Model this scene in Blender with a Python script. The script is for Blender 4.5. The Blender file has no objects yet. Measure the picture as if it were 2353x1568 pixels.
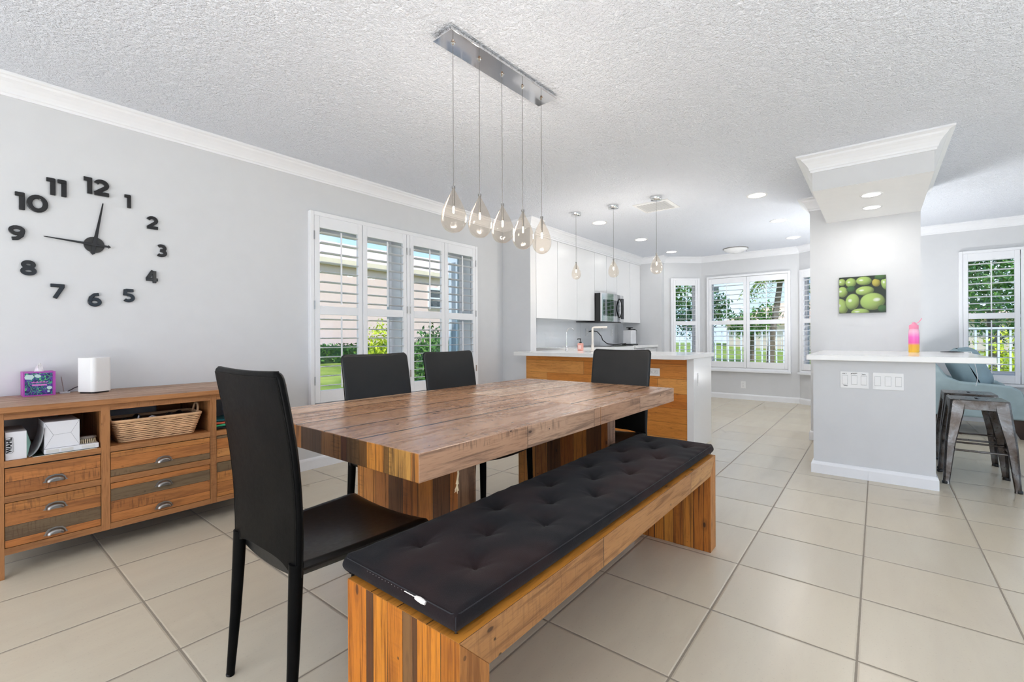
import bpy, math, random
from mathutils import Vector, Matrix
PI = math.pi
S = bpy.context.scene
COL = S.collection
R = random.Random(7)

# ------------------------------------------------------------------ helpers
def lin(r, g, b):
    f = lambda c: (c/255/12.92) if c/255 <= .04045 else ((c/255+.055)/1.055)**2.4
    return (f(r), f(g), f(b), 1)

class MB:
    """collects shapes, builds ONE mesh object"""
    def __init__(s): s.v = []; s.f = []; s.m = []; s.sm = []
    def add(s, vs, fs, mat=0, smooth=False):
        o = len(s.v); s.v += [tuple(p) for p in vs]
        for i, f in enumerate(fs):
            s.f.append(tuple(a+o for a in f)); s.m.append(mat[i] if isinstance(mat, (list, tuple)) else mat); s.sm.append(smooth)
        return s
    def box(s, x0, x1, y0, y1, z0, z1, mat=0):
        vs = [(x, y, z) for z in (z0, z1) for y in (y0, y1) for x in (x0, x1)]
        fs = [(0, 4, 6, 2), (1, 3, 7, 5), (0, 1, 5, 4), (2, 6, 7, 3), (0, 2, 3, 1), (4, 5, 7, 6)]
        return s.add(vs, fs, mat)
    def hull8(s, bot, top, mat=0):
        vs = list(bot)+list(top)
        return s.add(vs, [(3, 2, 1, 0), (4, 5, 6, 7), (0, 1, 5, 4), (1, 2, 6, 5), (2, 3, 7, 6), (3, 0, 4, 7)], mat)
    def tube(s, path, r, n=12, mat=0, caps=True, squash=None):
        P = [Vector(p) for p in path]; L = len(P)
        rr = r if isinstance(r, (list, tuple)) else [r]*L
        vs = []; t0 = (P[1]-P[0]).normalized()
        up = Vector((0, 0, 1)) if abs(t0.z) < .9 else Vector((1, 0, 0))
        u = t0.cross(up).normalized()
        for i in range(L):
            t = (P[min(i+1, L-1)]-P[max(i-1, 0)]).normalized()
            u = (u-t*u.dot(t)).normalized(); w = t.cross(u)
            for k in range(n):
                a = 2*PI*k/n
                cu, cw = math.cos(a)*rr[i], math.sin(a)*rr[i]
                if squash: cu *= squash[0]; cw *= squash[1]
                vs.append(P[i]+u*cu+w*cw)
        fs = [(i*n+k, i*n+(k+1) % n, (i+1)*n+(k+1) % n, (i+1)*n+k) for i in range(L-1) for k in range(n)]
        s.add(vs, fs, mat, True)
        if caps:
            s.add(vs[:n], [tuple(range(n))[::-1]], mat); s.add(vs[-n:], [tuple(range(n))], mat)
        return s
    def lathe(s, prof, c=(0, 0, 0), n=24, mat=0, axis='z', close=False):
        vs = []
        for (r, h) in prof:
            for k in range(n):
                a = 2*PI*k/n; x, y = r*math.cos(a), r*math.sin(a)
                p = (x, y, h) if axis == 'z' else ((h, x, y) if axis == 'x' else (x, h, y))
                vs.append((p[0]+c[0], p[1]+c[1], p[2]+c[2]))
        L = len(prof); sg = -1 if axis == 'y' else 1
        fs = [(i*n+k, i*n+(k+1) % n, (i+1)*n+(k+1) % n, (i+1)*n+k)[::sg] for i in range(L-1) for k in range(n)]
        s.add(vs, fs, mat, True)
        if prof[0][0] > 1e-5: s.add(vs[:n], [tuple(range(n))[::-sg]], mat)
        if prof[-1][0] > 1e-5: s.add(vs[-n:], [tuple(range(n))[::sg]], mat)
        return s
    def grid(s, fn, nu, nv, mat=0, smooth=True, flip=False):
        vs = [fn(i/nu, j/nv) for j in range(nv+1) for i in range(nu+1)]
        w = nu+1
        fs = [(j*w+i, j*w+i+1, (j+1)*w+i+1, (j+1)*w+i) for j in range(nv) for i in range(nu)]
        if flip: fs = [f[::-1] for f in fs]
        return s.add(vs, fs, mat, smooth)
    def prism(s, poly, fn, d0, d1, mat=0):
        """poly: 2D outline; fn(u,v,d)->3D"""
        n = len(poly); vs = [fn(u, v, d0) for u, v in poly]+[fn(u, v, d1) for u, v in poly]
        fs = [tuple(range(n))[::-1], tuple(range(n, 2*n))]+[(i, (i+1) % n, n+(i+1) % n, n+i) for i in range(n)]
        return s.add(vs, fs, mat)
    def xf(s, M):
        s.v = [tuple(M @ Vector(p)) for p in s.v]; return s
    def build(s, name, mats, parent=None, bevel=0, seg=2, subsurf=0, smooth=None, local=False):
        me = bpy.data.meshes.new(name)
        off = Vector((0, 0, 0))
        if parent and not local:
            q = parent
            while q: off += q.location; q = q.parent
        me.from_pydata([(p[0]-off.x, p[1]-off.y, p[2]-off.z) for p in s.v], [], s.f)
        if not isinstance(mats, (list, tuple)): mats = [mats]
        for m in mats: me.materials.append(m)
        for p, mi, sm in zip(me.polygons, s.m, s.sm):
            p.material_index = mi; p.use_smooth = sm if smooth is None else smooth
        me.validate(); me.update()
        o = bpy.data.objects.new(name, me); COL.objects.link(o)
        if parent: o.parent = parent
        if bevel:
            b = o.modifiers.new('b', 'BEVEL'); b.width = bevel; b.segments = seg; b.limit_method = 'ANGLE'; b.angle_limit = math.radians(35); b.harden_normals = False
        if subsurf:
            b = o.modifiers.new('s', 'SUBSURF'); b.levels = b.render_levels = subsurf
        return o

def tag(o, label, cat, group=None, kind=None):
    o['label'] = label; o['category'] = cat
    if group: o['group'] = group
    if kind: o['kind'] = kind
    return o
def thing(name, loc, label, cat, group=None, rz=0):
    o = bpy.data.objects.new(name, None); COL.objects.link(o); o.location = loc; o.rotation_euler = (0, 0, rz)
    o.empty_display_size = .05
    return tag(o, label, cat, group)
def struct(o): o['kind'] = 'structure'; return o
def dup(root, loc=None, rz=None, label=None, group=None):
    def cp(o, par):
        c = o.copy(); COL.objects.link(c); c.parent = par
        for ch in [x for x in bpy.data.objects if x.parent is o and x is not c]: cp(ch, c)
        return c
    r = cp(root, None)
    if loc: r.location = loc
    if rz is not None: r.rotation_euler = (0, 0, rz)
    if label: r['label'] = label
    if group: r['group'] = group
    return r

# ------------------------------------------------------------------ materials
class NT:
    def __init__(s, name):
        s.m = bpy.data.materials.new(name); s.m.use_nodes = True
        s.t = s.m.node_tree; s.t.nodes.clear()
        s.out = s.t.nodes.new('ShaderNodeOutputMaterial')
    def n(s, typ, **kw):
        x = s.t.nodes.new('ShaderNode'+typ)
        for k, v in kw.items():
            if k.startswith('i_'): s.put(x.inputs[k[2:].replace('_', ' ')], v)
            else: setattr(x, k, v)
        return x
    def put(s, sock, v):
        if isinstance(v, bpy.types.NodeSocket): s.t.links.new(v, sock)
        else: sock.default_value = v
    def M(s, op, a, b=None, c=None, clamp=False):
        x = s.t.nodes.new('ShaderNodeMath'); x.operation = op; x.use_clamp = clamp
        s.put(x.inputs[0], a)
        if b is not None: s.put(x.inputs[1], b)
        if c is not None: s.put(x.inputs[2], c)
        return x.outputs[0]
    def vec(s, x, y, z):
        c = s.t.nodes.new('ShaderNodeCombineXYZ')
        for i, v in enumerate((x, y, z)): s.put(c.inputs[i], v)
        return c.outputs[0]
    def co(s, kind='Object'):
        return s.n('TexCoord').outputs[kind]
    def sep(s, v):
        x = s.n('SeparateXYZ'); s.put(x.inputs[0], v); return x.outputs
    def noise(s, v, scale=5, detail=3, rough=.5, dist=0, out='Fac'):
        x = s.n('TexNoise'); s.put(x.inputs['Vector'], v); s.put(x.inputs['Scale'], scale)
        x.inputs['Detail'].default_value = detail; x.inputs['Roughness'].default_value = rough; x.inputs['Distortion'].default_value = dist
        return x.outputs[out]
    def voro(s, v, scale=5, feature='F1', out='Distance', rnd=1):
        x = s.n('TexVoronoi', feature=feature); s.put(x.inputs['Vector'], v); x.inputs['Scale'].default_value = scale
        x.inputs['Randomness'].default_value = rnd
        return x.outputs[out]
    def white(s, v, out='Value'):
        x = s.n('TexWhiteNoise', noise_dimensions='3D'); s.put(x.inputs['Vector'], v); return x.outputs[out]
    def ramp(s, fac, stops, interp='LINEAR'):
        x = s.n('ValToRGB'); s.put(x.inputs[0], fac); cr = x.color_ramp; cr.interpolation = interp
        while len(cr.elements) < len(stops): cr.elements.new(.5)
        for e, (p, c) in zip(cr.elements, stops):
            e.position = p; e.color = c if len(c) == 4 else (*c, 1)
        return x.outputs[0]
    def mix(s, fac, a, b, mode='MIX'):
        x = s.n('Mix', data_type='RGBA', blend_type=mode)
        s.put(x.inputs[0], fac); s.put(x.inputs[6], a); s.put(x.inputs[7], b); return x.outputs[2]
    def smooth(s, v, a, b):
        x = s.n('MapRange', interpolation_type='SMOOTHSTEP'); s.put(x.inputs[0], v)
        x.inputs[1].default_value = a; x.inputs[2].default_value = b; return x.outputs[0]
    def bump(s, h, strength=.3, dist=.01, nrm=None):
        x = s.n('Bump'); s.put(x.inputs['Height'], h); x.inputs['Strength'].default_value = strength; x.inputs['Distance'].default_value = dist
        if nrm: s.put(x.inputs['Normal'], nrm)
        return x.outputs[0]
    def pbr(s, col, rough=.5, metal=0, spec=.5, normal=None, **kw):
        p = s.n('BsdfPrincipled'); s.put(p.inputs['Base Color'], col); s.put(p.inputs['Roughness'], rough)
        p.inputs['Metallic'].default_value = metal; p.inputs['Specular IOR Level'].default_value = spec
        if normal: s.put(p.inputs['Normal'], normal)
        for k, v in kw.items(): s.put(p.inputs[k.replace('_', ' ')], v)
        s.t.links.new(p.outputs[0], s.out.inputs[0]); return s.m

_M = {}
def plain(name, col, rough=.5, metal=0, spec=.5, var=.04, bump=0, bscale=80, **kw):
    if name in _M: return _M[name]
    t = NT(name); c = t.co(); nz = t.noise(c, 9, 3)
    k = t.ramp(nz, [(.3, tuple(x*(1-var) for x in col[:3])), (.7, tuple(min(1, x*(1+var)) for x in col[:3]))])
    nrm = t.bump(t.noise(c, bscale, 3), bump, .002) if bump else None
    _M[name] = t.pbr(k, rough, metal, spec, nrm, **kw); return _M[name]
def emit(name, col, strength):
    t = NT(name); e = t.n('Emission'); e.inputs[0].default_value = col; e.inputs[1].default_value = strength
    t.t.links.new(e.outputs[0], t.out.inputs[0]); return t.m

def wood(name, along, across, width, palette, off=0., joint=None, scale=1., grain=.55, gap=.0015, rough=.45, spec=.4, knots=1., saw=.3, seed=0., dark=lin(60, 38, 24), blotch=.35, coat=0, lines=None, alines=None, hf=34, explicit=False):
    t = NT(name); xyz = t.sep(t.co()); a, b = xyz[along], xyz[across]; c = xyz[3-along-across]
    bb = t.M('DIVIDE', t.M('ADD', b, off), width)
    idn = t.M('FLOOR', bb)
    if lines:
        idn = 0.; lm = 0.
        for l_ in lines:
            idn = t.M('ADD', idn, t.M('GREATER_THAN', b, l_)); lm = t.M('MAXIMUM', lm, t.M('LESS_THAN', t.M('ABSOLUTE', t.M('SUBTRACT', b, l_)), gap))
    if joint:
        aa = t.M('DIVIDE', t.M('ADD', a, t.M('MULTIPLY', idn, joint*.37)), joint); id2 = t.M('FLOOR', aa)
    elif alines:
        id2 = 0.; la = 0.
        for l_ in alines:
            id2 = t.M('ADD', id2, t.M('GREATER_THAN', a, l_)); la = t.M('MAXIMUM', la, t.M('LESS_THAN', t.M('ABSOLUTE', t.M('SUBTRACT', a, l_)), gap))
    else: id2 = 0.
    w = t.white(t.vec(idn, id2, seed)); w2 = t.white(t.vec(id2, idn, seed+3.3))
    n = len(palette)
    base = t.ramp(t.M('DIVIDE', t.M('ADD', idn, .5), float(n)) if explicit else w, [(i/n, p) for i, p in enumerate(palette)], 'CONSTANT')
    sh = t.M('MULTIPLY', w2, 23.)
    v = t.vec(t.M('ADD', t.M('MULTIPLY', a, 2.2*scale), sh), t.M('MULTIPLY', b, hf*scale), t.M('MULTIPLY', c, hf*scale))
    g = t.noise(v, 1., 6, .62, .6)
    g = t.smooth(g, .48, .66)
    v2 = t.vec(t.M('ADD', t.M('MULTIPLY', a, 1.6*scale), sh), t.M('MULTIPLY', b, 9*scale), t.M('MULTIPLY', c, 9*scale))
    bl = t.smooth(t.noise(v2, 1., 4, .6, .4), .4, .75)
    fine = t.noise(t.vec(t.M('ADD', t.M('MULTIPLY', a, 14*scale), sh), t.M('MULTIPLY', b, 160*scale), t.M('MULTIPLY', c, 160*scale)), 1., 3, .6)
    col = t.mix(t.M('MULTIPLY', bl, blotch), base, t.mix(1., base, (.5, .38, .3, 1), 'MULTIPLY'))
    col = t.mix(t.M('MULTIPLY', t.smooth(fine, .5, .64), .35), col, t.mix(1., col, (.45, .35, .28, 1), 'MULTIPLY'))
    col = t.mix(t.M('MULTIPLY', g, grain), col, dark)
    if saw:
        sv = t.vec(t.M('MULTIPLY', a, 120*scale), t.M('MULTIPLY', b, 14*scale), t.M('ADD', t.M('MULTIPLY', c, 14*scale), sh))
        sm = t.M('MULTIPLY', t.smooth(t.noise(sv, 1., 2), .5, .66), t.smooth(t.noise(v2, .9, 2), .52, .6))
        col = t.mix(t.M('MULTIPLY', sm, saw), col, dark)
    if knots:
        kv = t.vec(t.M('MULTIPLY', a, 3.1*scale), t.M('MULTIPLY', b, 7*scale), t.M('MULTIPLY', c, 7*scale))
        kd = t.voro(kv, 1.6); ks = t.smooth(kd, .075, .045)
        hd = t.voro(t.vec(t.M('MULTIPLY', a, 11.), t.M('MULTIPLY', b, 13.), t.M('MULTIPLY', c, 13.)), 1.); ks = t.M('MAXIMUM', ks, t.M('MULTIPLY', t.smooth(hd, .075, .05), 1.))
        col = t.mix(t.M('MULTIPLY', ks, .85*knots), col, lin(30, 20, 14))
        kr = t.M('MULTIPLY', t.smooth(kd, .2, .1), .35*knots); col = t.mix(kr, col, dark)
    fr = t.M('FRACT', bb); e = t.M('MINIMUM', fr, t.M('SUBTRACT', 1., fr))
    gp = lm if lines else t.M('LESS_THAN', e, gap/width)
    if alines: gp = t.M('MAXIMUM', gp, la)
    if joint:
        fa = t.M('FRACT', aa); ga = t.M('LESS_THAN', t.M('MINIMUM', fa, t.M('SUBTRACT', 1., fa)), gap/joint); gp = t.M('MAXIMUM', gp, ga)
    col = t.mix(t.M('MULTIPLY', gp, .9), col, lin(30, 18, 12))
    h = t.M('SUBTRACT', t.M('MULTIPLY', g, -.6), t.M('MULTIPLY', gp, 2.))
    nrm = t.bump(h, .25, .002)
    rg = t.M('ADD', rough, t.M('MULTIPLY', g, .15))
    kw = {}
    if coat: kw = dict(Coat_Weight=coat, Coat_Roughness=.25)
    return t.pbr(col, rg, 0, spec, nrm, **kw)

# wall paint, trims, ceiling, floor
def mat_ceiling():
    t = NT('ceiling_texture'); c = t.co()
    n1 = t.noise(c, 95, 3, .6); n2 = t.noise(c, 38, 2, .5); h = t.M('ADD', t.smooth(n1, .38, .72), t.M('MULTIPLY', t.smooth(n2, .4, .65), .6))
    return t.pbr(lin(243, 247, 255), .9, 0, .2, t.bump(h, .8, .008))
def mat_floor():
    t = NT('floor_tiles'); x = t.sep(t.co()); p = .4599
    u = t.M('DIVIDE', t.M('SUBTRACT', x[0], 1.8926), p); v = t.M('DIVIDE', t.M('SUBTRACT', x[1], .5168), p)
    fu, fv = t.M('FRACT', u), t.M('FRACT', v)
    eu = t.M('MINIMUM', fu, t.M('SUBTRACT', 1., fu)); ev = t.M('MINIMUM', fv, t.M('SUBTRACT', 1., fv))
    wob = t.M('MULTIPLY', t.M('SUBTRACT', t.noise(t.co(), 60, 2), .5), .004)
    e = t.M('ADD', t.M('MINIMUM', eu, ev), wob)
    gr = t.smooth(e, .0095, .0065)
    tid = t.vec(t.M('FLOOR', u), t.M('FLOOR', v), 1.)
    w = t.white(tid)
    base = t.ramp(w, [(0, lin(208, 196, 174)), (.5, lin(214, 203, 181)), (1, lin(205, 195, 175))])
    sv = t.vec(t.M('MULTIPLY', x[0], 2.), t.M('MULTIPLY', x[1], 9.), w)
    st = t.smooth(t.noise(sv, 1.2, 5, .6, .5), .35, .75)
    base = t.mix(t.M('MULTIPLY', st, .28), base, lin(196, 182, 164))
    sp = t.smooth(t.noise(t.co(), 130, 2), .62, .72)
    base = t.mix(t.M('MULTIPLY', sp, .18), base, lin(160, 145, 128))
    col = t.mix(gr, base, lin(150, 139, 124))
    h = t.M('ADD', t.smooth(e, .007, .02), t.M('MULTIPLY', t.noise(t.co(), 14, 4), .25))
    h = t.M('ADD', h, t.M('MULTIPLY', t.noise(t.vec(t.M('MULTIPLY', x[0], 20.), t.M('MULTIPLY', x[1], 60.), 0.), 1., 3), .12))
    rg = t.M('ADD', t.M('MULTIPLY', gr, .4), .25)
    return t.pbr(col, rg, 0, .5, t.bump(h, .35, .003))
WALL = plain('wall_paint', lin(216, 217, 219), .6, spec=.3, var=.012, bump=.05, bscale=200)
TRIM = plain('white_trim_paint', lin(240, 241, 244), .35, spec=.45, var=.01)
CEIL = mat_ceiling(); FLOOR = mat_floor()
WHITEP = plain('soffit_paint', lin(250, 250, 250), .6, spec=.3, var=.01)
LEATHER = None
def mat_leather(nm='black_leather', sp=.04, ro=.28):
    t = NT(nm); c = t.co()
    n1 = t.voro(c, 420); n2 = t.noise(c, 9, 3); n3 = t.noise(c, 60, 3)
    h = t.M('ADD', t.M('MULTIPLY', n1, .25), t.M('ADD', t.M('MULTIPLY', n2, 1.1), t.M('MULTIPLY', n3, .25)))
    col = t.ramp(n2, [(.35, lin(12, 12, 12)), (.7, lin(20, 19, 18))])
    return t.pbr(col, t.M('ADD', ro, t.M('MULTIPLY', n3, .14)), 0, sp, t.bump(h, .2, .003))
LEATHER = mat_leather()
LEATHER2 = mat_leather('black_leather_polished', .42, .3)
CHROME = plain('chrome', (.78, .78, .79, 1), .06, 1, var=.01)
STEEL = plain('brushed_steel', (.55, .55, .56, 1), .25, 1, var=.05)
DKMET = plain('dark_pewter_metal', (.3, .28, .26, 1), .3, 1, var=.15)
BLACKP = plain('black_plastic', lin(26, 26, 28), .4, var=.1)
WHITEPL = plain('white_plastic', lin(240, 240, 240), .4, var=.01)
CABW = plain('cabinet_white', lin(240, 240, 241), .25, spec=.5, var=.005)
QUARTZ = plain('white_quartz', lin(240, 239, 238), .12, spec=.5, var=.012)
SPLASH = plain('gloss_backsplash', lin(238, 240, 243), .05, spec=.7, var=.005)

# ------------------------------------------------------------------ camera
cam = bpy.data.cameras.new('camera'); co = bpy.data.objects.new('camera', cam); COL.objects.link(co)
cam.sensor_width = 36; cam.lens = 1048.285/2353*36; cam.shift_y = -9.32/2353; cam.clip_start = .05; cam.clip_end = 300
co.location = (0, 0, 1.08)
co.rotation_euler = (Matrix.Rotation(.67515-PI/2, 3, 'Z') @ Matrix.Rotation(PI/2, 3, 'X') @ Matrix.Rotation(-.0047, 3, 'Z')).to_euler()
S.camera = co

# ------------------------------------------------------------------ the room
ZC = 2.49
def wall_run(name, p0, p1, thick, holes=(), z0=0, z1=ZC, mats=None, parent=None):
    """wall whose inner face runs p0->p1, thickness to the left of the travel direction"""
    p0, p1 = Vector(p0), Vector(p1); d = p1-p0; L = d.length; d.normalize(); nn = Vector((-d.y, d.x))
    m = MB()
    def blk(s0, s1, a, b):
        if s1-s0 < 1e-4 or b-a < 1e-4: return
        q = [p0+d*s0, p0+d*s1, p0+d*s1+nn*thick, p0+d*s0+nn*thick]
        m.hull8([(v.x, v.y, a) for v in q], [(v.x, v.y, b) for v in q])
    cuts = sorted(holes); s = 0
    for (h0, h1, a, b) in cuts:
        blk(s, h0, z0, z1); blk(h0, h1, z0, a); blk(h0, h1, b, z1); s = h1
    blk(s, L, z0, z1)
    return struct(m.build(name, mats or WALL, parent))
def sweep(name, path, prof, mat, closed=False):
    """profile (inward distance, z) swept along a 2D path, inward = right of travel, mitred"""
    P = [Vector(p) for p in path]; n = len(P); ring = []
    for i in range(n):
        a = P[i]-P[i-1] if (i > 0 or closed) else P[1]-P[0]
        b = P[(i+1) % n]-P[i] if (i < n-1 or closed) else P[-1]-P[-2]
        a.normalize(); b.normalize(); na = Vector((a.y, -a.x)); nb = Vector((b.y, -b.x))
        mm = (na+nb)/max(.15, 1+na.dot(nb)); ring.append(mm)
    m = MB(); k = len(prof); vs = [(P[i].x+ring[i].x*d, P[i].y+ring[i].y*d, z) for i in range(n) for d, z in prof]
    fs = [(i*k+j, i*k+(j+1) % k, ((i+1) % n)*k+(j+1) % k, ((i+1) % n)*k+j) for i in range(n if closed else n-1) for j in range(k)]
    m.add(vs, [f[::-1] for f in fs])
    if not closed: m.add(vs[:k], [tuple(range(k))]); m.add(vs[-k:], [tuple(range(k))[::-1]])
    return struct(m.build(name, mat))
def crownp(zc=ZC, h=.105, w=.085):
    z = lambda q: zc-h+h*q
    return [(0, z(0)), (.012, z(0)), (.014, z(.12)), (.020, z(.16)), (.022, z(.26)), (.032, z(.42)), (.048, z(.6)), (.064, z(.72)), (.070, z(.82)), (.082, z(.86)), (w, z(.9)), (w, zc), (0, zc)]
BASEP = [(0, 0), (.016, 0), (.016, .07), (.012, .084), (.006, .092), (0, .092)]

m = MB(); m.box(-3.9, 8.05, -4.9, 3.9, -.12, 0); m.box(8.05, 8.8, .2, 3.3, -.12, 0); struct(m.build('floor', FLOOR))
m = MB(); m.box(-3.9, 8.05, -4.9, 3.9, ZC, ZC+.12); m.box(8.05, 8.9, .2, 3.3, ZC, ZC+.12); struct(m.build('ceiling', CEIL))
WY = 3.645
wall_run('wall_left', (-3.5, WY), (4.375, WY), .2, [(1.94+3.5, 2.825+3.5, .58, 2.055), (2.92+3.5, 3.805+3.5, .58, 2.055)])
m = MB(); m.box(4.375, 4.49, 3.22, 3.9, 0, ZC); struct(m.build('wall_kitchen_stub', WALL))
wall_run('wall_kitchen', (4.49, 3.70), (7.92, 3.70), .2)
m = MB(); m.box(7.92, 8.05, 2.965, 3.9, 0, ZC); struct(m.build('wall_kitchen_end', WALL))
BAY = [(8.05, 2.965), (8.5, 2.455), (8.5, .96), (8.05, .45)]
def seg_s(p0, p1, px):
    """distance along p0->p1 that the ray of picture column px meets (used once, to measure the bay)"""
    u = (px-1176.5)/1048.285; c, s = math.cos(.67515), math.sin(.67515); r = Vector((c+u*s, s-u*c))
    p0, p1 = Vector(p0), Vector(p1); d = (p1-p0); L = d.length; d.normalize()
    den = r.x*d.y-r.y*d.x
    return (p0.y*r.x-p0.x*r.y)/(-den)
wl = [seg_s(BAY[0], BAY[1], x) for x in (1540.5, 1606)]
wall_run('wall_bay_left', BAY[0], BAY[1], .12, [(wl[0]+.05, wl[1]-.05, .58, 2.05)])
wall_run('wall_bay_centre', BAY[1], BAY[2], .12, [(.15, 1.33, .58, 2.05)])
wall_run('wall_bay_right', BAY[2], BAY[3], .06, [(.1, .58, .58, 2.05)])
wall_run('wall_right', (8.05, .45), (8.05, -4.5), .25, [(.45+.88, .45+1.86, .58, 2.05)])
wall_run('wall_patio_side', (8.05, -4.5), (-3.5, -4.5), .2, [(.8, 3.6, .02, 2.12), (4.6, 10.6, .02, 2.3)])
wall_run('wall_rear', (-3.5, -4.5), (-3.5, WY), .2, [(1.2, 6.9, .02, 2.3)])
sweep('trim_1', [(-3.5, WY), (4.375, WY), (4.375, 3.22), (4.49, 3.22), (4.49, 3.345), (7.92, 3.345), (7.92, 2.965), (8.05, 2.965), BAY[1], BAY[2], BAY[3], (8.05, -4.5), (-3.5, -4.5)], crownp(), TRIM, closed=True)
sweep('baseboard_left', [(-3.5, WY), (4.375, WY), (4.375, 3.3)], BASEP, TRIM)
sweep('baseboard_right', [(7.92, 3.0), (7.92, 2.965), (8.05, 2.965), BAY[1], BAY[2], BAY[3], (8.05, -4.5)], BASEP, TRIM)
# half wall with bar top, pillar behind it, soffit above
HX0, HY0, HY1 = 4.31, -.315, .397; PX = 5.62
m = MB(); m.box(HX0, PX, HY0, HY1, 0, .888); struct(m.build('wall_half', WALL))
m = MB(); m.box(PX, 6.0, HY0, .54, 0, ZC); struct(m.build('wall_pillar', WALL))
m = MB(); m.box(HX0, PX, HY0, HY1, 2.22, ZC, [0, 0, 0, 0, 1, 0]); struct(m.build('wall_soffit', [WALL, WHITEP]))
sweep('trim_2', [(6.0, .54), (PX, .54), (PX, HY1), (HX0, HY1), (HX0, HY0), (6.0, HY0)], crownp(ZC, .125, .1), TRIM)
sweep('baseboard_half', [(6.0, .54), (PX, .54), (PX, HY1), (HX0, HY1), (HX0, HY0), (6.0, HY0)], BASEP, TRIM)
m = MB(); m.box(4.235, PX, -.60, .435, .89, .93)
tag(m.build('bar_counter', QUARTZ, bevel=.003), 'white quartz bar top on the half wall in front of the pillar', 'counter')

# ------------------------------------------------------------------ shutters and windows
def shutter(p0, d, s0, s1, z0, z1, label, group, hinge=0, inset=.03, bt=.095, bb=.10, stile=.045):
    """shutter panel on the wall line p0+d*s; faces right of travel"""
    p0, d = Vector(p0), Vector(d).normalized(); n = Vector((d.y, -d.x))
    base = p0+d*(s0+s1)/2+n*inset
    T = thing('shutter_panel', (base.x, base.y, z0), label, 'shutter', group, rz=math.atan2(d.y, d.x))
    w = (s1-s0)/2; H = z1-z0; t = .014
    zm = .745*H/1.54 if H < 1.7 else H/2
    zr = 1.31-z0  # mid rail centre
    m = MB()
    m.box(-w, -w+stile, -t, t, 0, H); m.box(w-stile, w, -t, t, 0, H)
    m.box(-w+stile, w-stile, -t, t, 0, bb); m.box(-w+stile, w-stile, -t, t, H-bt, H); m.box(-w+stile, w-stile, -t, t, zr-.035, zr+.035)
    m.build('panel_frame', TRIM, T, bevel=.003, local=True)
    for (a, b) in ((bb, zr-.035), (zr+.035, H-bt)):
        m = MB(); k = 8; pt = (b-a)/k
        for i in range(k):
            zc = a+(i+.5)*pt; pr = []
            for q in range(10):
                an = 2*PI*q/10; yy = .033*math.cos(an); zz = .0045*math.sin(an)
                pr.append((yy, zz+yy*(-.10)))
            m.prism(pr, lambda u, v, dd, zc=zc: (dd, u, zc+v), -w+stile+.002, w-stile-.002)
        m.build('louver_bank', TRIM, T, local=True)
        m = MB(); m.box(-.005, .005, -.046, -.036, a+.02, b-.02)
        m.build('tilt_rod', TRIM, T, local=True)
    if hinge:
        for z in (.15, H/2, H-.2):
            m = MB(); x = -w-.004 if hinge < 0 else w+.004
            m.box(x-.004, x+.004, -t-.006, -t+.004, z, z+.07); m.build('hinge', STEEL, T, local=True)
    return T
def shutter_frame(name, p0, d, s0, s1, z0, z1, posts=(), sill=0):
    p0, d = Vector(p0), Vector(d).normalized(); n = Vector((d.y, -d.x))
    T = bpy.data.objects.new(name, None); COL.objects.link(T); T.location = (p0.x, p0.y, 0); T.rotation_euler = (0, 0, math.atan2(d.y, d.x)); struct(T)
    m = MB(); f = .035; y0, y1 = -.045, 0
    m.box(s0, s0+f, y0, y1, z0, z1); m.box(s1-f, s1, y0, y1, z0, z1); m.box(s0+f, s1-f, y0, y1, z1-f, z1); m.box(s0+f, s1-f, y0, y1, z0, z0+f)
    for p in posts: m.box(p-.018, p+.018, y0, y1, z0+f, z1-f)
    m.build('window_frame', TRIM, T, bevel=.004, local=True)
    if sill:
        m = MB(); m.box(s0-.01, s1+.01, -.075, 0, z0-.03, z0); m.build('window_sill', TRIM, T, bevel=.004, local=True)
    return T
GLASS = None
def mat_glass():
    t = NT('window_glass'); a = t.n('BsdfTransparent'); a.inputs[0].default_value = (.97, .985, .98, 1)
    b = t.n('BsdfGlossy'); b.inputs['Roughness'].default_value = .01
    lw = t.n('Fresnel'); lw.inputs[0].default_value = 1.35; mx = t.n('MixShader')
    t.put(mx.inputs[0], lw.outputs[0]); t.t.links.new(a.outputs[0], mx.inputs[1]); t.t.links.new(b.outputs[0], mx.inputs[2]); t.t.links.new(mx.outputs[0], t.out.inputs[0]); return t.m
GLASS = mat_glass()
def glazing(T, s0, s1, z0, z1, y):
    z0, z1 = .58, 2.05; s0 -= .004; s1 += .004
    m = MB(); f = .012
    m.box(s0, s0+f, .001, y+.05, z0, z1); m.box(s1-f, s1, .001, y+.05, z0, z1); m.box(s0+f, s1-f, .001, y+.05, z1-f, z1); m.box(s0+f, s1-f, .001, y+.05, z0, z0+f)
    m.build('window_jamb', TRIM, T, local=True); s0 += f; s1 -= f; z0 += f; z1 -= f
    m = MB(); f = .025
    m.box(s0, s0+f, y, y+.04, z0, z1); m.box(s1-f, s1, y, y+.04, z0, z1); m.box(s0+f, s1-f, y, y+.04, z1-f, z1); m.box(s0+f, s1-f, y, y+.04, z0, z0+f)
    zm = 1.31; m.box(s0+f, s1-f, y, y+.04, zm-.02, zm+.02)
    m.build('sash', TRIM, T, local=True)
    m = MB(); m.box(s0+f, s1-f, y+.015, y+.021, z0+f, z1-f); m.build('pane', GLASS, T, local=True)
LW = (-3.5, WY); dx = (1, 0); o = 3.5
W1 = shutter_frame('window_1', LW, dx, o+1.875, o+3.87, .5, 2.125, posts=(o+2.872,))
glazing(W1, o+1.945, o+2.82, .6, 2.0, .15); glazing(W1, o+2.925, o+3.8, .6, 2.0, .15)
G = 'white plantation shutter panels on the dining room window'
shutter(LW, dx, o+1.912, o+2.358, .54, 2.09, 'white plantation shutter panel on dining window, nearest the wall clock', G, -1)
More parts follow.
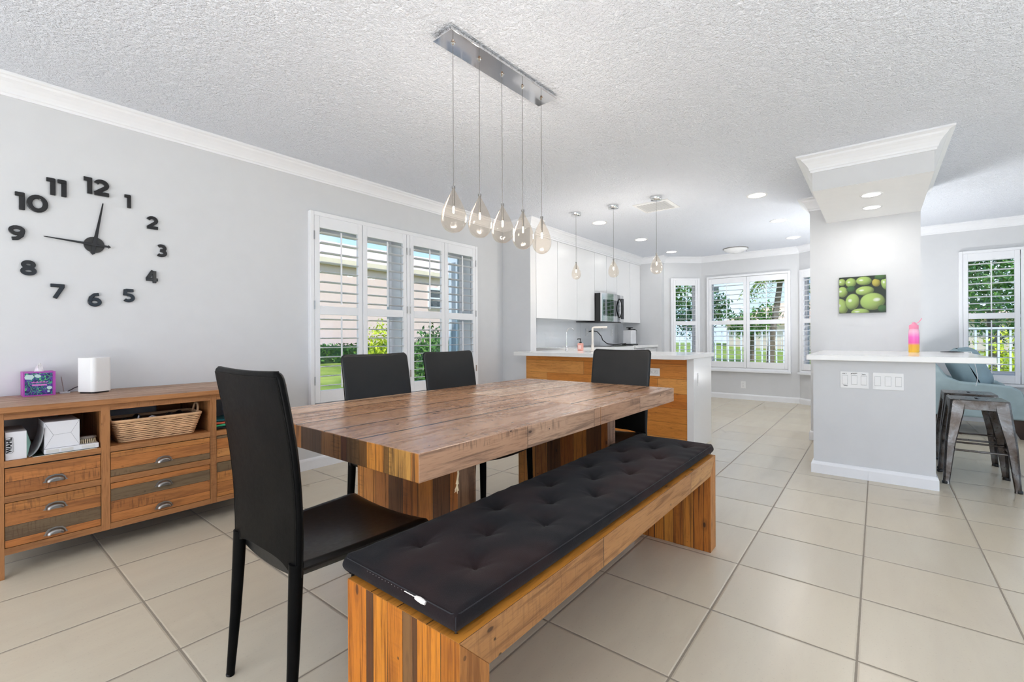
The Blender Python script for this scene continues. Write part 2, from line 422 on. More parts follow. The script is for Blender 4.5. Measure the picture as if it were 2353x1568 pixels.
shutter(LW, dx, o+2.364, o+2.850, .54, 2.09, 'white plantation shutter panel on dining window, second from the wall clock', G, 1)
shutter(LW, dx, o+2.894, o+3.352, .54, 2.09, 'white plantation shutter panel on dining window, third from the wall clock', G, -1)
shutter(LW, dx, o+3.358, o+3.832, .54, 2.09, 'white plantation shutter panel on dining window, nearest the kitchen', G, 1)
G = 'white plantation shutter panels in the bay'
def dirv(a, b): return (b[0]-a[0], b[1]-a[1])
W2 = shutter_frame('window_2', BAY[0], dirv(BAY[0], BAY[1]), wl[0], wl[1], .5, 2.11)
glazing(W2, wl[0]+.05, wl[1]-.05, .6, 2.0, .06)
shutter(BAY[0], dirv(BAY[0], BAY[1]), wl[0]+.037, wl[1]-.037, .54, 2.075, 'narrow white shutter panel in the angled bay side beside the kitchen', G, 0)
W3 = shutter_frame('window_3', BAY[1], (0, -1), .1, 1.375, .5, 2.12, sill=1)
glazing(W3, .15, 1.33, .6, 2.02, .06)
shutter(BAY[1], (0, -1), .138, .735, .54, 2.08, 'wide white shutter panel of the central bay window, half nearer the kitchen', G, 0)
shutter(BAY[1], (0, -1), .741, 1.338, .54, 2.08, 'wide white shutter panel of the central bay window, half nearer the pillar', G, 0)
W4 = shutter_frame('window_4', BAY[2], dirv(BAY[2], BAY[3]), .04, .64, .5, 2.11, sill=1)
glazing(W4, .1, .58, .6, 2.0, .012)
shutter(BAY[2], dirv(BAY[2], BAY[3]), .08, .6, .54, 2.075, 'white shutter panel in the angled bay side half hidden by the pillar', G, 0)
G = 'white plantation shutter panels behind the armchair'
W5 = shutter_frame('window_5', (8.05, .45), (0, -1), 1.255, 2.31, .45, 2.125)
glazing(W5, 1.33, 2.31, .6, 2.0, .16)
shutter((8.05, .45), (0, -1), 1.292, 1.778, .49, 2.09, 'white shutter panel on the sitting room window behind the armchair, nearer the pillar', G, 0)
shutter((8.05, .45), (0, -1), 1.784, 2.272, .49, 2.09, 'white shutter panel on the sitting room window, cut by the picture edge', G, 0)
# unseen patio doors behind the camera, added to let daylight in
for nm, T0, dd, s0, s1, z1 in (('door_1', (8.05, -4.5), (-1, 0), .8, 3.6, 2.12), ('door_2', (8.05, -4.5), (-1, 0), 4.6, 10.6, 2.3), ('door_3', (-3.5, -4.5), (0, 1), 1.2, 6.9, 2.3)):
    T = bpy.data.objects.new(nm, None); COL.objects.link(T); T.location = (*T0, 0); T.rotation_euler = (0, 0, math.atan2(dd[1], dd[0])); struct(T)
    m = MB(); k = 3
    for i in range(k+1):
        x = s0+(s1-s0)*i/k; x = min(max(x, s0+.03), s1-.03); m.box(x-.03, x+.03, .05, .1, .02, z1)
    m.box(s0, s1, .05, .1, z1-.06, z1); m.box(s0, s1, .05, .1, .02, .06)
    m.build('door_frame', TRIM, T, local=True)

# ------------------------------------------------------------------ dining table
TW = [lin(196, 154, 120), lin(212, 178, 148), lin(186, 142, 108), lin(204, 168, 138), lin(178, 136, 104)]
SW = [lin(188, 146, 116), lin(178, 138, 112), lin(194, 156, 128)]
EW = [lin(166, 98, 42), lin(104, 64, 34), lin(188, 118, 52), lin(92, 56, 32), lin(172, 110, 56), lin(128, 82, 44), lin(198, 132, 66), lin(84, 50, 28)]
TKW = dict(joint=None, grain=.45, gap=.0055, rough=.24, spec=.5, knots=1, saw=.7, dark=lin(104, 70, 50), blotch=.5, hf=26)
W_TOP = wood('table_top_wood', 0, 1, .19, TW, seed=2, lines=[y-1.545 for y in (1.279, 1.48, 1.677, 1.90, 2.057)], **TKW)
W_TOP2 = wood('table_top_wood_far', 0, 1, .19, TW, seed=9, lines=[y-1.545 for y in (1.14, 1.36, 1.58, 1.82, 2.0)], **TKW)
W_SIDE = wood('table_side_wood', 0, 2, .4, SW, off=.2, alines=[x-1.82 for x in (1.315, 1.808, 2.308)], grain=.6, rough=.5, knots=1, saw=.5, seed=4, dark=lin(84, 62, 52), blotch=.3)
W_END = wood('table_end_wood', 2, 1, .05, [lin(170, 112, 50), lin(176, 130, 66), lin(110, 78, 42), lin(196, 130, 58), lin(112, 78, 44), lin(100, 72, 44), lin(94, 48, 26), lin(160, 104, 50), lin(92, 62, 36), lin(168, 108, 50), lin(120, 80, 44), lin(180, 120, 56), lin(104, 70, 40)], lines=[y-1.545 for y in (1.016, 1.117, 1.14, 1.228, 1.271, 1.338, 1.373, 1.498, 1.637, 1.74, 1.83, 1.98)], explicit=True, gap=.0009,
    grain=.75, rough=.4, knots=1, saw=.35, seed=6.4, dark=lin(44, 27, 16), blotch=.5, scale=1.2, hf=60)
W_PED = wood('pedestal_wood', 2, 1, .094, EW, off=.0, grain=.6, rough=.42, knots=.8, saw=.25, seed=8.1, hf=55, dark=lin(48, 28, 16), blotch=.5)
W_PEDS = wood('pedestal_side_wood', 2, 0, .3, SW[:2]+[lin(150, 112, 84)], off=.1, grain=.6, rough=.5, knots=.8, saw=.3, seed=4.7, dark=lin(70, 48, 36))
T = thing('dining_table', (1.82, 1.545, 0), 'large reclaimed wood dining table with thick plank top on two slab pedestals', 'table')
X0, X1, Y0, Y1 = .815, 2.825, .982, 2.112
m = MB(); m.box(X0, 1.868, Y0, Y1, .678, .76, [1, 2, 2, 2, 0, 0]); m.build('tabletop', [W_TOP, W_END, W_SIDE], T, bevel=.003)
m = MB(); m.box(1.8705, X1, Y0, Y1, .678, .76, [1, 1, 2, 2, 0, 0]); m.build('tabletop', [W_TOP2, W_END, W_SIDE], T, bevel=.003)
for x in (1.196, 2.404):
    m = MB(); m.box(x, x+.1, 1.22, 1.875, 0, .678, [0, 0, 1, 1, 0, 0]); m.build('pedestal', [W_PED, W_PEDS], T, bevel=.003)
m = MB(); m.box(1.296, 2.404, 1.45, 1.64, .60, .678); m.build('stretcher', W_SIDE, T, bevel=.003)
ROPE = plain('frayed_rope', lin(222, 198, 160), .9, var=.15, bump=.4, bscale=300)
T = thing('rope_tag', (1.085, 1.105, .6), 'short frayed rope end hanging below the table edge near the pedestal', 'rope')
m = MB(); m.tube([(1.085, 1.105, .678), (1.086, 1.104, .66), (1.084, 1.106, .64), (1.087, 1.105, .62), (1.085, 1.107, .60), (1.083, 1.106, .585)], [.003, .0035, .003, .0035, .0035, .006], 8); m.build('cord', ROPE, T)
m = MB()
for i in range(9):
    a = R.uniform(0, 6.28); m.tube([(1.083, 1.106, .588), (1.083+.004*math.cos(a), 1.106+.004*math.sin(a), .575), (1.083+.009*math.cos(a), 1.106+.009*math.sin(a), .565-R.uniform(0, .01))], .0012, 5)
m.build('tassel', ROPE, T)

# ------------------------------------------------------------------ bench + cushion
BW = [lin(206, 136, 54), lin(196, 122, 44), lin(104, 64, 32), lin(212, 142, 58), lin(178, 106, 38), lin(124, 88, 52), lin(202, 130, 50), lin(160, 94, 36)]
B_END = wood('bench_end_wood', 2, 1, .05, [lin(180, 108, 28), lin(212, 132, 34), lin(98, 62, 30), lin(128, 90, 50), lin(210, 128, 32), lin(216, 136, 36), lin(92, 56, 26), lin(206, 122, 30)], lines=[y-.85 for y in (.705, .780, .794, .829, .885, .941, .968)], explicit=True, gap=.0009,
    grain=.75, rough=.42, knots=1, saw=.15, seed=3.4, dark=lin(112, 56, 12), blotch=.4, scale=.9, hf=85)
B_FAR = wood('bench_far_end_wood', 2, 1, .05, BW, off=.015, grain=.75, rough=.42, knots=1, saw=.15, seed=5.4, dark=lin(70, 38, 16), blotch=.5, scale=.9, hf=85, gap=.0012)
B_SIDE = wood('bench_side_wood', 0, 2, .5, [lin(200, 148, 92), lin(208, 156, 98), lin(186, 132, 80)], off=.2, joint=.83, grain=.65, rough=.45, knots=1, saw=.25, seed=6, dark=lin(112, 72, 44), blotch=.4)
B_LEG = wood('bench_leg_edge_wood', 2, 0, .5, [lin(186, 122, 62), lin(200, 134, 70)], off=.2, grain=.5, rough=.45, knots=.7, saw=.1, seed=1.3, dark=lin(104, 60, 30))
T = thing('dining_bench', (1.56, .85, 0), 'long reclaimed wood bench with slab ends beside the dining table', 'bench')
bx0, bx1, by0, by1 = .64, 2.475, .65, 1.05
m = MB(); m.add([(bx0, by0, .47), (bx1, by0, .47), (bx1, by1, .47), (bx0, by1, .47), (bx0+.09, by0, .38), (bx1-.09, by0, .38), (bx1-.09, by1, .38), (bx0+.09, by1, .38)],
      [(0, 1, 2, 3), (7, 6, 5, 4), (0, 4, 5, 1), (1, 5, 6, 2), (2, 6, 7, 3), (3, 7, 4, 0)], [1, 1, 0, 0, 0, 0])
m.build('seat_slab', [B_SIDE, wood('bench_top_wood', 0, 1, .1, BW[:2]+BW[4:5], grain=.5, seed=2.2)], T, bevel=.0015)
for s in (0, 1):
    a, b = (bx0, bx0+.09) if s == 0 else (bx1, bx1-.09)
    m = MB(); m.add([(a, by0, 0), (b, by0, 0), (b, by1, 0), (a, by1, 0), (a, by0, .47), (b, by0, .38), (b, by1, .38), (a, by1, .47)],
        [(3, 2, 1, 0), (4, 5, 6, 7), (0, 1, 5, 4), (1, 2, 6, 5), (2, 3, 7, 6), (3, 0, 4, 7)] if s == 0 else [(0, 1, 2, 3), (7, 6, 5, 4), (4, 5, 1, 0), (5, 6, 2, 1), (6, 7, 3, 2), (7, 4, 0, 3)], [0, 0, 1, 0, 1, 0])
    m.build('leg', [B_FAR if s else B_END, B_LEG], T, bevel=.0015)
def mat_fabric():
    t = NT('charcoal_canvas'); c = t.co(); x = t.sep(c)
    n = t.noise(c, 3.2, 3, .6); fade = t.smooth(n, .42, .66)
    col = t.mix(fade, lin(27, 26, 28), lin(46, 32, 31))
    n2 = t.noise(c, 260, 2); col = t.mix(t.M('MULTIPLY', n2, .4), col, lin(48, 47, 50))
    wv = t.M('ADD', t.M('SINE', t.M('MULTIPLY', x[0], 1900.)), t.M('SINE', t.M('MULTIPLY', x[1], 1900.)))
    h = t.M('ADD', t.M('MULTIPLY', wv, .12), t.noise(c, 340, 2))
    return t.pbr(col, .95, 0, .05, t.bump(h, .35, .0015), Sheen_Weight=.06, Sheen_Roughness=.5)
FAB = mat_fabric()
tufts = [(.826, .782), (1.143, .788), (1.456, .79), (1.778, .801), (2.076, .793), (2.38, .772), (.983, .878), (1.297, .875), (1.622, .885), (1.925, .89), (2.242, .885), (.821, .981), (1.147, .984), (1.45, .980), (1.765, .986), (2.087, .986), (2.38, .971)]
cx0, cx1, cy0, cy1 = .648, 2.492, .668, 1.075; CZ0, CZ1 = .471, .520
def cush(u, v):
    x = cx0+(cx1-cx0)*u; y = cy0+(cy1-cy0)*v
    ex = min(x-cx0, cx1-x); ey = min(y-cy0, cy1-y)
    z = CZ1+.010*(1-math.exp(-ex/.07))*(1-math.exp(-ey/.07))
    for tx, ty in tufts:
        dx_, dy_ = x-tx, y-ty; dd = math.hypot(dx_, dy_)
        if dd < .2:
            an = math.atan2(dy_, dx_)
            z -= .016*math.exp(-(dd/.016)**1.2)+.013*math.exp(-((dx_/.075)**2+(dy_/.045)**2))*(1+.10*math.sin(an*5+tx*9)+.05*math.sin(an*11+ty*40))
    z += .0014*math.sin(y*60+3*math.sin(x*5))*math.exp(-ey/.08)+.0012*math.sin(x*75+y*20)*math.exp(-ey/.05)
    r = .006
    for e, ax in ((ex, 0), (ey, 1)):
        if e < r: z -= r-math.sqrt(max(0, r*r-(r-e)**2))
    return (x, y, z)
T = thing('bench_cushion', (1.57, .87, .47), 'charcoal tufted canvas cushion lying along the wooden bench', 'cushion')
m = MB(); NU, NV = 300, 76; m.grid(cush, NU, NV)
# side walls with slight bulge
def side(pts):
    k = len(pts); rows = 9; vs = []
    for r_ in range(rows+1):
        q = r_/rows; bul = .007*math.sin(PI*q)-.013*q**3
        for (x, y, z, nx, ny) in pts:
            vs.append((x+nx*bul, y+ny*bul, z*(1-q)+CZ0*q))
    w = k; m.add(vs, [(r_*w+i, (r_+1)*w+i, (r_+1)*w+i+1, r_*w+i+1) for r_ in range(rows) for i in range(k-1)], 0, True)
def rg(f, n, nx, ny, a, b):
    r_ = [(*f(i/n), nx, ny) for i in range(n+1)]; r_[0] = (*r_[0][:3], *a); r_[-1] = (*r_[-1][:3], *b); side(r_)
q_ = .75
rg(lambda t_: cush(t_, 0), NU, 0, -1, (-q_, -q_), (q_, -q_)); rg(lambda t_: cush(1, t_), NV, 1, 0, (q_, -q_), (q_, q_))
rg(lambda t_: cush(1-t_, 1), NU, 0, 1, (q_, q_), (-q_, q_)); rg(lambda t_: cush(0, 1-t_), NV, -1, 0, (-q_, q_), (-q_, -q_))
m.add([(cx0+.015, cy0+.015, CZ0), (cx1-.015, cy0+.015, CZ0), (cx1-.015, cy1-.015, CZ0), (cx0+.015, cy1-.015, CZ0)], [(3, 2, 1, 0)])
m.build('cushion_body', FAB, T)
PIPE = plain('cushion_piping_fabric', lin(40, 40, 44), .85, var=.1)
m = MB(); pth = [(cx0+.012, cy0-.001), (cx1-.012, cy0-.001), (cx1+.001, cy0+.012), (cx1+.001, cy1-.012), (cx1-.012, cy1+.001), (cx0+.012, cy1+.001), (cx0-.001, cy1-.012), (cx0-.001, cy0+.012), (cx0+.012, cy0-.001)]
m.tube([(x, y, CZ1-.0045) for x, y in pth], .0013, 8, caps=False); m.build('piping', PIPE, T)
m = MB(); m.tube([(cx0-.0015, cy0-.0015, CZ1-.006), (cx0-.0058, cy0-.0058, CZ1-.022), (cx0-.001, cy0-.001, CZ1-.036), (cx0+.004, cy0+.004, CZ0+.006)], .0011, 6); m.build('corner_seam', PIPE, T)
for tx, ty in tufts:
    u, v = (tx-cx0)/(cx1-cx0), (ty-cy0)/(cy1-cy0); z = cush(u, v)[2]
    m = MB(); m.lathe([(.0085, 0), (.0085, .002), (.006, .0045), (0, .0055)], (tx, ty, z-.001), 14); m.build('tuft_button', FAB, T)
LBL = plain('white_zip_pull', lin(236, 230, 224), .6, var=.05)
m = MB(); m.tube([(cx0-.004, .788, .5125), (cx0-.005, .776, .5135), (cx0-.005, .764, .5125), (cx0-.004, .756, .511)], [.004, .0055, .0055, .004], 10); m.build('zip_pull', LBL, T)
m = MB(); m.tube([(cx0-.0015, .83-.005*i, .5105+.0008*(i % 2)) for i in range(9)], .0013, 6)
for i in range(12): m.box(cx0-.002, cx0, .84+i*.012, .842+i*.012, .5095, .5105)
m.build('zip_stitching', LBL, T)

# ------------------------------------------------------------------ leather chairs (origin on the floor under the seat; facing +x)
def make_chair(label, rz=0, loc=(0, 0, 0), grp='black leather high-back dining chairs round the table'):
    T = thing('dining_chair', (0, 0, 0), label, 'chair', grp)
    # backrest: slab with curved side profile, arched lower edge on the back
    t = .023
    def xc(z):   # centre x of the backrest
        q = (z-.40)/.58
        return -.238-.052*max(0, q)**1.5+.012*math.sin(PI*min(1, max(0, q)))
    def hw(z):
        q = (z-.40)/.58; w_ = .200+.012*min(1, max(0, q*1.6)); dz = .993-z
        if dz < .03: w_ -= .03-math.sqrt(max(0, .03**2-(.03-dz)**2))
        return w_
    def bk(u, v):
        z = .395+(.985-.395)*v
        if v < .08: z = .395+.05*(1-abs(2*u-1)**3)*(1-v/.08)*1+(.047*v/.08)
        y = (2*u-1)*hw(z); q = abs(2*u-1)
        return (y, z)
    m = MB(); nu, nv = 20, 26
    def arch(u):
        q = abs(2*u-1); return .405+.052*(1-q**4)
    def P(u, v, sgn):
        z = arch(u)+(.992-arch(u))*v; y = (2*u-1)*hw(z)
        e = min(u, 1-u)*2*.212; ez = (1-v)*.57
        r = .013; th = t/2
        for d in (e, ez):
            if d < r: th -= (t/2-.002)*(1-math.sqrt(max(0, 1-((r-d)/r)**2)))
        return (xc(z)+sgn*th+.004*(1-abs(2*u-1)**2)*(-1), y, z+.004*math.cos((2*u-1)*PI/2)*v*-1)
    nv = 56; PG = lambda u, v, sg: P((1-math.cos(PI*u))/2, math.sin(PI*v/2), sg)
    m.grid(lambda u, v: PG(u, v, -1), nu*2, nv, flip=True); m.grid(lambda u, v: PG(u, v, 1), nu*2, nv, mat=1)
    N2 = nu*2
    for sd in (0, 1):
        vs = [PG(sd, j/nv, s) for j in range(nv+1) for s in (-1, 1)]
        fs = [(2*j, 2*j+1, 2*j+3, 2*j+2) for j in range(nv)]; m.add(vs, [f[::-1] if sd == 1 else f for f in fs], 0, True)
    for vv in (0, 1):
        vs = [PG(i/N2, vv, s) for i in range(N2+1) for s in (-1, 1)]
        fs = [(2*i, 2*i+2, 2*i+3, 2*i+1) for i in range(N2)]; m.add(vs, [f if vv == 0 else f[::-1] for f in fs], 0, True)
    m.build('backrest', [LEATHER, LEATHER2], T, local=True)
    # stitched piping round both faces
    for sg in (-1,):
        pts = []
        for j in range(0, 21): pts.append(P(.014, j/20*.972, sg))
        for i in range(1, 20): pts.append(P(.014+i/20*.972, .972, sg))
        for j in range(20, -1, -1): pts.append(P(.986, j/20*.972, sg))
        m = MB(); m.tube([(p[0]+sg*.0002, p[1], p[2]) for p in pts], .0013, 6); m.build('stitched_seam', LEATHER, T, local=True)
    # seat: saddle-shaped sheet
    def st(u, v, top):
        x = -.228+.448*u; w = (.198+.032*u); y = (2*v-1)*w
        z = .441+.017*(abs(2*v-1)**2)-.014*math.sin(PI*min(1, u*1.1))*(1-abs(2*v-1)**2)
        if u > .9: z -= .012*((u-.9)/.1)**2
        if not top: z = z-.042+(.012*abs(2*v-1)**6)
        e = min(1-u, .5)*.46; ey = (1-abs(2*v-1))*w
        for d in (e, ey):
            if d < .012:
                k = .012-math.sqrt(max(0, .012**2-(.012-d)**2)); z += -k if top else k
        return (x, y, z)
    m = MB(); m.grid(lambda u, v: st(u, v, 1), 30, 30); m.grid(lambda u, v: st(u, v, 0), 30, 30, flip=True)
    for (a, b, k) in (((0, 0), (1, 0), 30), ((1, 0), (1, 1), 30), ((1, 1), (0, 1), 30), ((0, 1), (0, 0), 30)):
        vs = []
        for i in range(k+1):
            q = i/k; u = a[0]+(b[0]-a[0])*q; v = a[1]+(b[1]-a[1])*q; vs += [st(u, v, 1), st(u, v, 0)]
        m.add(vs, [(2*i, 2*i+1, 2*i+3, 2*i+2) for i in range(k)], 0, True)
    m.build('seat', LEATHER2, T, local=True)
    for sx in (-1, 1):
        for sy in (-1, 1):
            m = MB()
            if sx < 0: p = [(-.238, sy*.181, .46), (-.242, sy*.182, .36), (-.250, sy*.186, .2), (-.264, sy*.193, 0.0)]; rr = [.02, .019, .0165, .0125]
            else: p = [(.196, sy*.210, .43), (.198, sy*.211, .34), (.201, sy*.214, .2), (.206, sy*.219, 0.0)]; rr = [.019, .018, .0155, .012]
            m.tube(p, rr, 14, squash=(1.05, .95)); m.build('leg', LEATHER, T, local=True)
            m = MB(); x, y, z = p[-1]; m.lathe([(rr[-1]*.9, 0), (rr[-1]*1.02, .001), (rr[-1]*1.02, .006), (rr[-1]*.9, .008)], (x, y, 0), 14)
            m.build('foot_cap', BLACKP, T, local=True)
    T.location = loc; T.rotation_euler = (0, 0, rz); return T
CH = make_chair('black leather dining chair at the near table end, back turned to the viewer', math.radians(1), (.842, 1.436, 0))
dup(CH, (1.505, 1.885, 0), -PI/2, 'black leather dining chair at the window side of the table, nearer the sideboard')
dup(CH, (2.032, 1.860, 0), -PI/2, 'black leather dining chair at the window side of the table, nearer the kitchen')
dup(CH, (2.63, 1.375, 0), PI, 'black leather dining chair at the far table end in front of the wood-clad peninsula')

# ------------------------------------------------------------------ sideboard
SP = [lin(172, 118, 72), lin(164, 112, 68), lin(190, 130, 78), lin(172, 112, 64)]
DP = [lin(186, 120, 64), lin(194, 130, 70), lin(126, 102, 74), lin(176, 114, 62), lin(196, 136, 78), lin(114, 95, 71), lin(184, 116, 60)]
S_H = wood('sideboard_rail_wood', 0, 2, .3, SP[:2], off=.1, joint=None, grain=.35, rough=.5, knots=.3, saw=.35, seed=1, dark=lin(92, 56, 30), blotch=.3)
S_V = wood('sideboard_post_wood', 2, 0, .3, SP[:2], off=.1, grain=.35, rough=.5, knots=.3, saw=.3, seed=1, dark=lin(92, 56, 30), blotch=.3)
S_T = wood('sideboard_top_wood', 0, 1, .12, [lin(186, 150, 124), lin(176, 138, 110), lin(192, 158, 132)], grain=.65, rough=.45, knots=.6, saw=.3, seed=7, dark=lin(96, 66, 48), blotch=.5)
D_W = [wood('drawer_wood_%d' % i, 0, 2, .062, DP, off=.013*i, grain=.4, rough=.5, knots=.4, saw=.45, seed=i*1.7+sd, dark=lin(78, 52, 34), blotch=.35, gap=.0008) for i, sd in enumerate((.3, 2.1, 4.4))]
T = thing('sideboard', (.757, 3.35, 0), 'low reclaimed wood sideboard with drawers and open niches against the wall', 'sideboard')
SX = [(.172, .500), (.535, .983), (1.015, 1.343)]; FY, BY = 3.06, 3.62
m = MB(); m.box(.123, 1.412, 3.028, 3.632, .75, .776, [1, 1, 1, 1, 1, 0]); m.build('top', [S_T, S_H], T, bevel=.002)
m = MB()
for x0, x1 in ((.137, .172), (.5, .535), (.983, 1.015), (1.343, 1.378)):
    lo = 0 if x0 in (.137, 1.343) else .107
    m.box(x0, x1, FY, FY+.04, lo, .75, 1); m.box(x0, x1, BY-.04, BY, lo, .75, 1); m.box(x0+.006, x1-.006, FY+.04, BY-.04, .107, .75, 1)
for x0, x1 in SX:
    for a, b in ((.107, .137), (.342, .372), (.5, .53), (.716, .75)): m.box(x0, x1, FY, FY+.03, a, b, 0)
m.build('frame', [S_H, S_V], T, bevel=.0012)
m = MB()
for x0, x1 in SX:
    m.box(x0, x1, FY+.03, BY-.02, .512, .53); m.box(x0, x1, BY-.02, BY-.008, .107, .53)
    m.box(x1-(x1-x0)*.28, x1, BY-.02, BY-.008, .53, .75)
m.build('shelf', S_H, T)
PEWT = DKMET
def cup(mb, cx, y, cz):
    w = .034; h = .025
    def f(u, v):
        a = PI*u; r = 1-(v)*.0
        x = -w*math.cos(a); z = h*math.sin(a)
        q = math.sin(v*PI/2); dep = .022*math.sin(v*PI/2)
        k = 1-.45*(1-math.cos(v*PI/2))
        return (cx+x*k, y-dep, cz+z*k*(1 if True else 0))
    mb.grid(f, 18, 8, flip=False)
    mb.grid(lambda u, v: (f(u, v)[0], f(u, v)[1]+.0015, f(u, v)[2]-.0015), 18, 8, flip=True)
    pl = [(-.043, -.002), (-.036, .006), (-.035, .014), (-.024, .026), (0, .031), (.024, .026), (.035, .014), (.036, .006), (.043, -.002), (.034, -.004), (-.034, -.004)]
    mb.prism(pl, lambda a, b, d: (cx+a, y+d, cz+b), -.0018, .0)
for bi, (x0, x1) in enumerate(SX):
    for (a, b, hs) in ((.374, .497, (.414,)), (.139, .339, (.284, .163))):
        m = MB(); m.box(x0+.002, x1-.002, FY+.003, FY+.022, a, b)
        dr = m.build('drawer', D_W[(bi*2+(a < .2)) % 3], T, bevel=.001)
        for hz in hs:
            m = MB(); cup(m, (x0+x1)/2, FY+.003, hz-.008)
            m.build('cup_handle', PEWT, dr)
    m = MB(); m.box(x0, x1, FY+.024, BY-.03, .139, .497); m.build('carcass', plain('dark_interior_wood', lin(70, 44, 26), .7, var=.1), T)

# things on the sideboard
def fl(u, v): return (u, v)
PURP = plain('tissue_box_purple', lin(176, 70, 170), .5, var=.05)
def mat_tissue():
    t = NT('tissue_box_leaf_print'); c = t.co(); x = t.sep(c)
    n = t.noise(c, 15, 3, .5, 2.2)
    base = t.ramp(n, [(.2, lin(60, 30, 120)), (.42, lin(84, 44, 150)), (.5, lin(30, 30, 80)), (.58, lin(40, 60, 120)), (.75, lin(70, 40, 140))])
    w = t.noise(t.vec(t.M('MULTIPLY', x[0], 1.), 0., t.M('MULTIPLY', x[2], 1.)), 17, 2, .5, 3.)
    col = t.mix(t.smooth(t.M('ABSOLUTE', t.M('SUBTRACT', w, .47)), .022, .012), base, lin(60, 170, 130))
    w2 = t.noise(c, 11, 2, .5, 3.5)
    col = t.mix(t.smooth(t.M('ABSOLUTE', t.M('SUBTRACT', w2, .6)), .02, .008), col, lin(90, 200, 110))
    return t.pbr(col, .45)
T = thing('tissue_box', (.325, 3.56, .776), 'purple tissue box printed with green leaves, tissue sticking out', 'tissue box')
bx = (.264, .386, 3.50, 3.62)
m = MB(); m.box(bx[0], bx[1], bx[2], bx[3], .776, .905); m.build('carton', PURP, T, bevel=.001)
m = MB(); m.box(bx[0]+.006, bx[1]-.012, bx[2]-.0012, bx[2]-.0002, .783, .899); m.build('printed_front', mat_tissue(), T)
PALE = plain('pale_print', lin(190, 215, 215), .5); m = MB()
def blob(mb, cx, cz, rx, rz, y, n=18, rot=0):
    mb.prism([(rx*math.cos(2*PI*i/n)*math.cos(rot)-rz*math.sin(2*PI*i/n)*math.sin(rot), rx*math.cos(2*PI*i/n)*math.sin(rot)+rz*math.sin(2*PI*i/n)*math.cos(rot)) for i in range(n)], lambda a, b, d: (cx+a, y-d, cz+b), 0, .0008)
m.prism([(-.016, -.010), (.008, -.013), (.017, .001), (.012, .012), (-.012, .014), (-.019, .002)], lambda a, b, d: (.288+a, bx[2]-.0014-d, .878+b), 0, .0008)
blob(m, .318, .883, .013, .009, bx[2]-.0014, rot=-.3); blob(m, .362, .818, .010, .009, bx[2]-.0014); m.box(.354, .363, bx[2]-.0022, bx[2]-.0014, .794, .803)
m.build('printed_shapes', PALE, T)['kind'] = 'stuff'
PNK = plain('pink_print', lin(214, 120, 200), .5); m = MB()
m.box(.297, .352, bx[2]-.0022, bx[2]-.0014, .831, .839)
for i in range(14): m.box(.293+i*.0045, .2962+i*.0045, bx[2]-.0022, bx[2]-.0014, .847, .851+.002*((i*7) % 3))
m.build('printed_lettering', PNK, T)
TIS = plain('tissue_paper', lin(244, 244, 242), .9, var=.02)
m = MB(); m.grid(lambda u, v: (.327+.018*(2*u-1)*(1-.35*v)+.004*math.sin(u*9), 3.545+.008*math.sin(u*7+v*4), .903+.045*v*(1-.35*(2*u-1)**2)), 16, 10)
m.grid(lambda u, v: (.331+.014*(2*u-1)*(1-.2*v), 3.556+.008*math.sin(u*6+2), .903+.048*v*(1-.5*(2*u-1)**2)), 12, 8); m.build('tissue', TIS, T)

T = thing('wifi_router', (.54, 3.47, .776), 'white rounded tower router standing on the sideboard', 'router')
def rrect(cx, cy, hx, hy, r, n=6):
    o = []
    for sx, sy, a0 in ((1, 1, 0), (-1, 1, PI/2), (-1, -1, PI), (1, -1, 1.5*PI)):
        for i in range(n+1):
            a = a0+PI/2*i/n; o.append((cx+sx*(hx-r)+r*math.cos(a), cy+sy*(hy-r)+r*math.sin(a)))
    return o
RT = Matrix.Translation((.54, 3.47, 0)) @ Matrix.Rotation(math.radians(32), 4, 'Z')
m = MB(); pl = rrect(0, 0, .055, .055, .022); m.prism(pl, lambda u, v, d: (u, v, d), .784, .975); m.xf(RT); m.build('housing', WHITEPL, T, bevel=.002)
m = MB(); pl = rrect(0, 0, .049, .049, .02); m.prism(pl, lambda u, v, d: (u, v, d), .776, .784); m.xf(RT); m.build('base', BLACKP, T)
T = thing('antenna_dongle', (.425, 3.56, .776), 'small clear plug-in unit with thin rod and black cord beside the router', 'antenna')
m = MB(); m.box(.405, .45, 3.545, 3.57, .776, .786); m.build('base', plain('clear_grey_plastic', lin(200, 200, 204), .2), T, bevel=.002)
m = MB(); m.tube([(.425, 3.555, .785), (.415, 3.565, .87)], .0016, 8); m.build('rod', plain('thin_rod', lin(150, 130, 120), .4), T)
m = MB(); m.tube([(.44, 3.555, .786), (.452, 3.54, .795), (.468, 3.53, .807), (.482, 3.52, .812)], .0025, 8); m.build('cord', BLACKP, T)

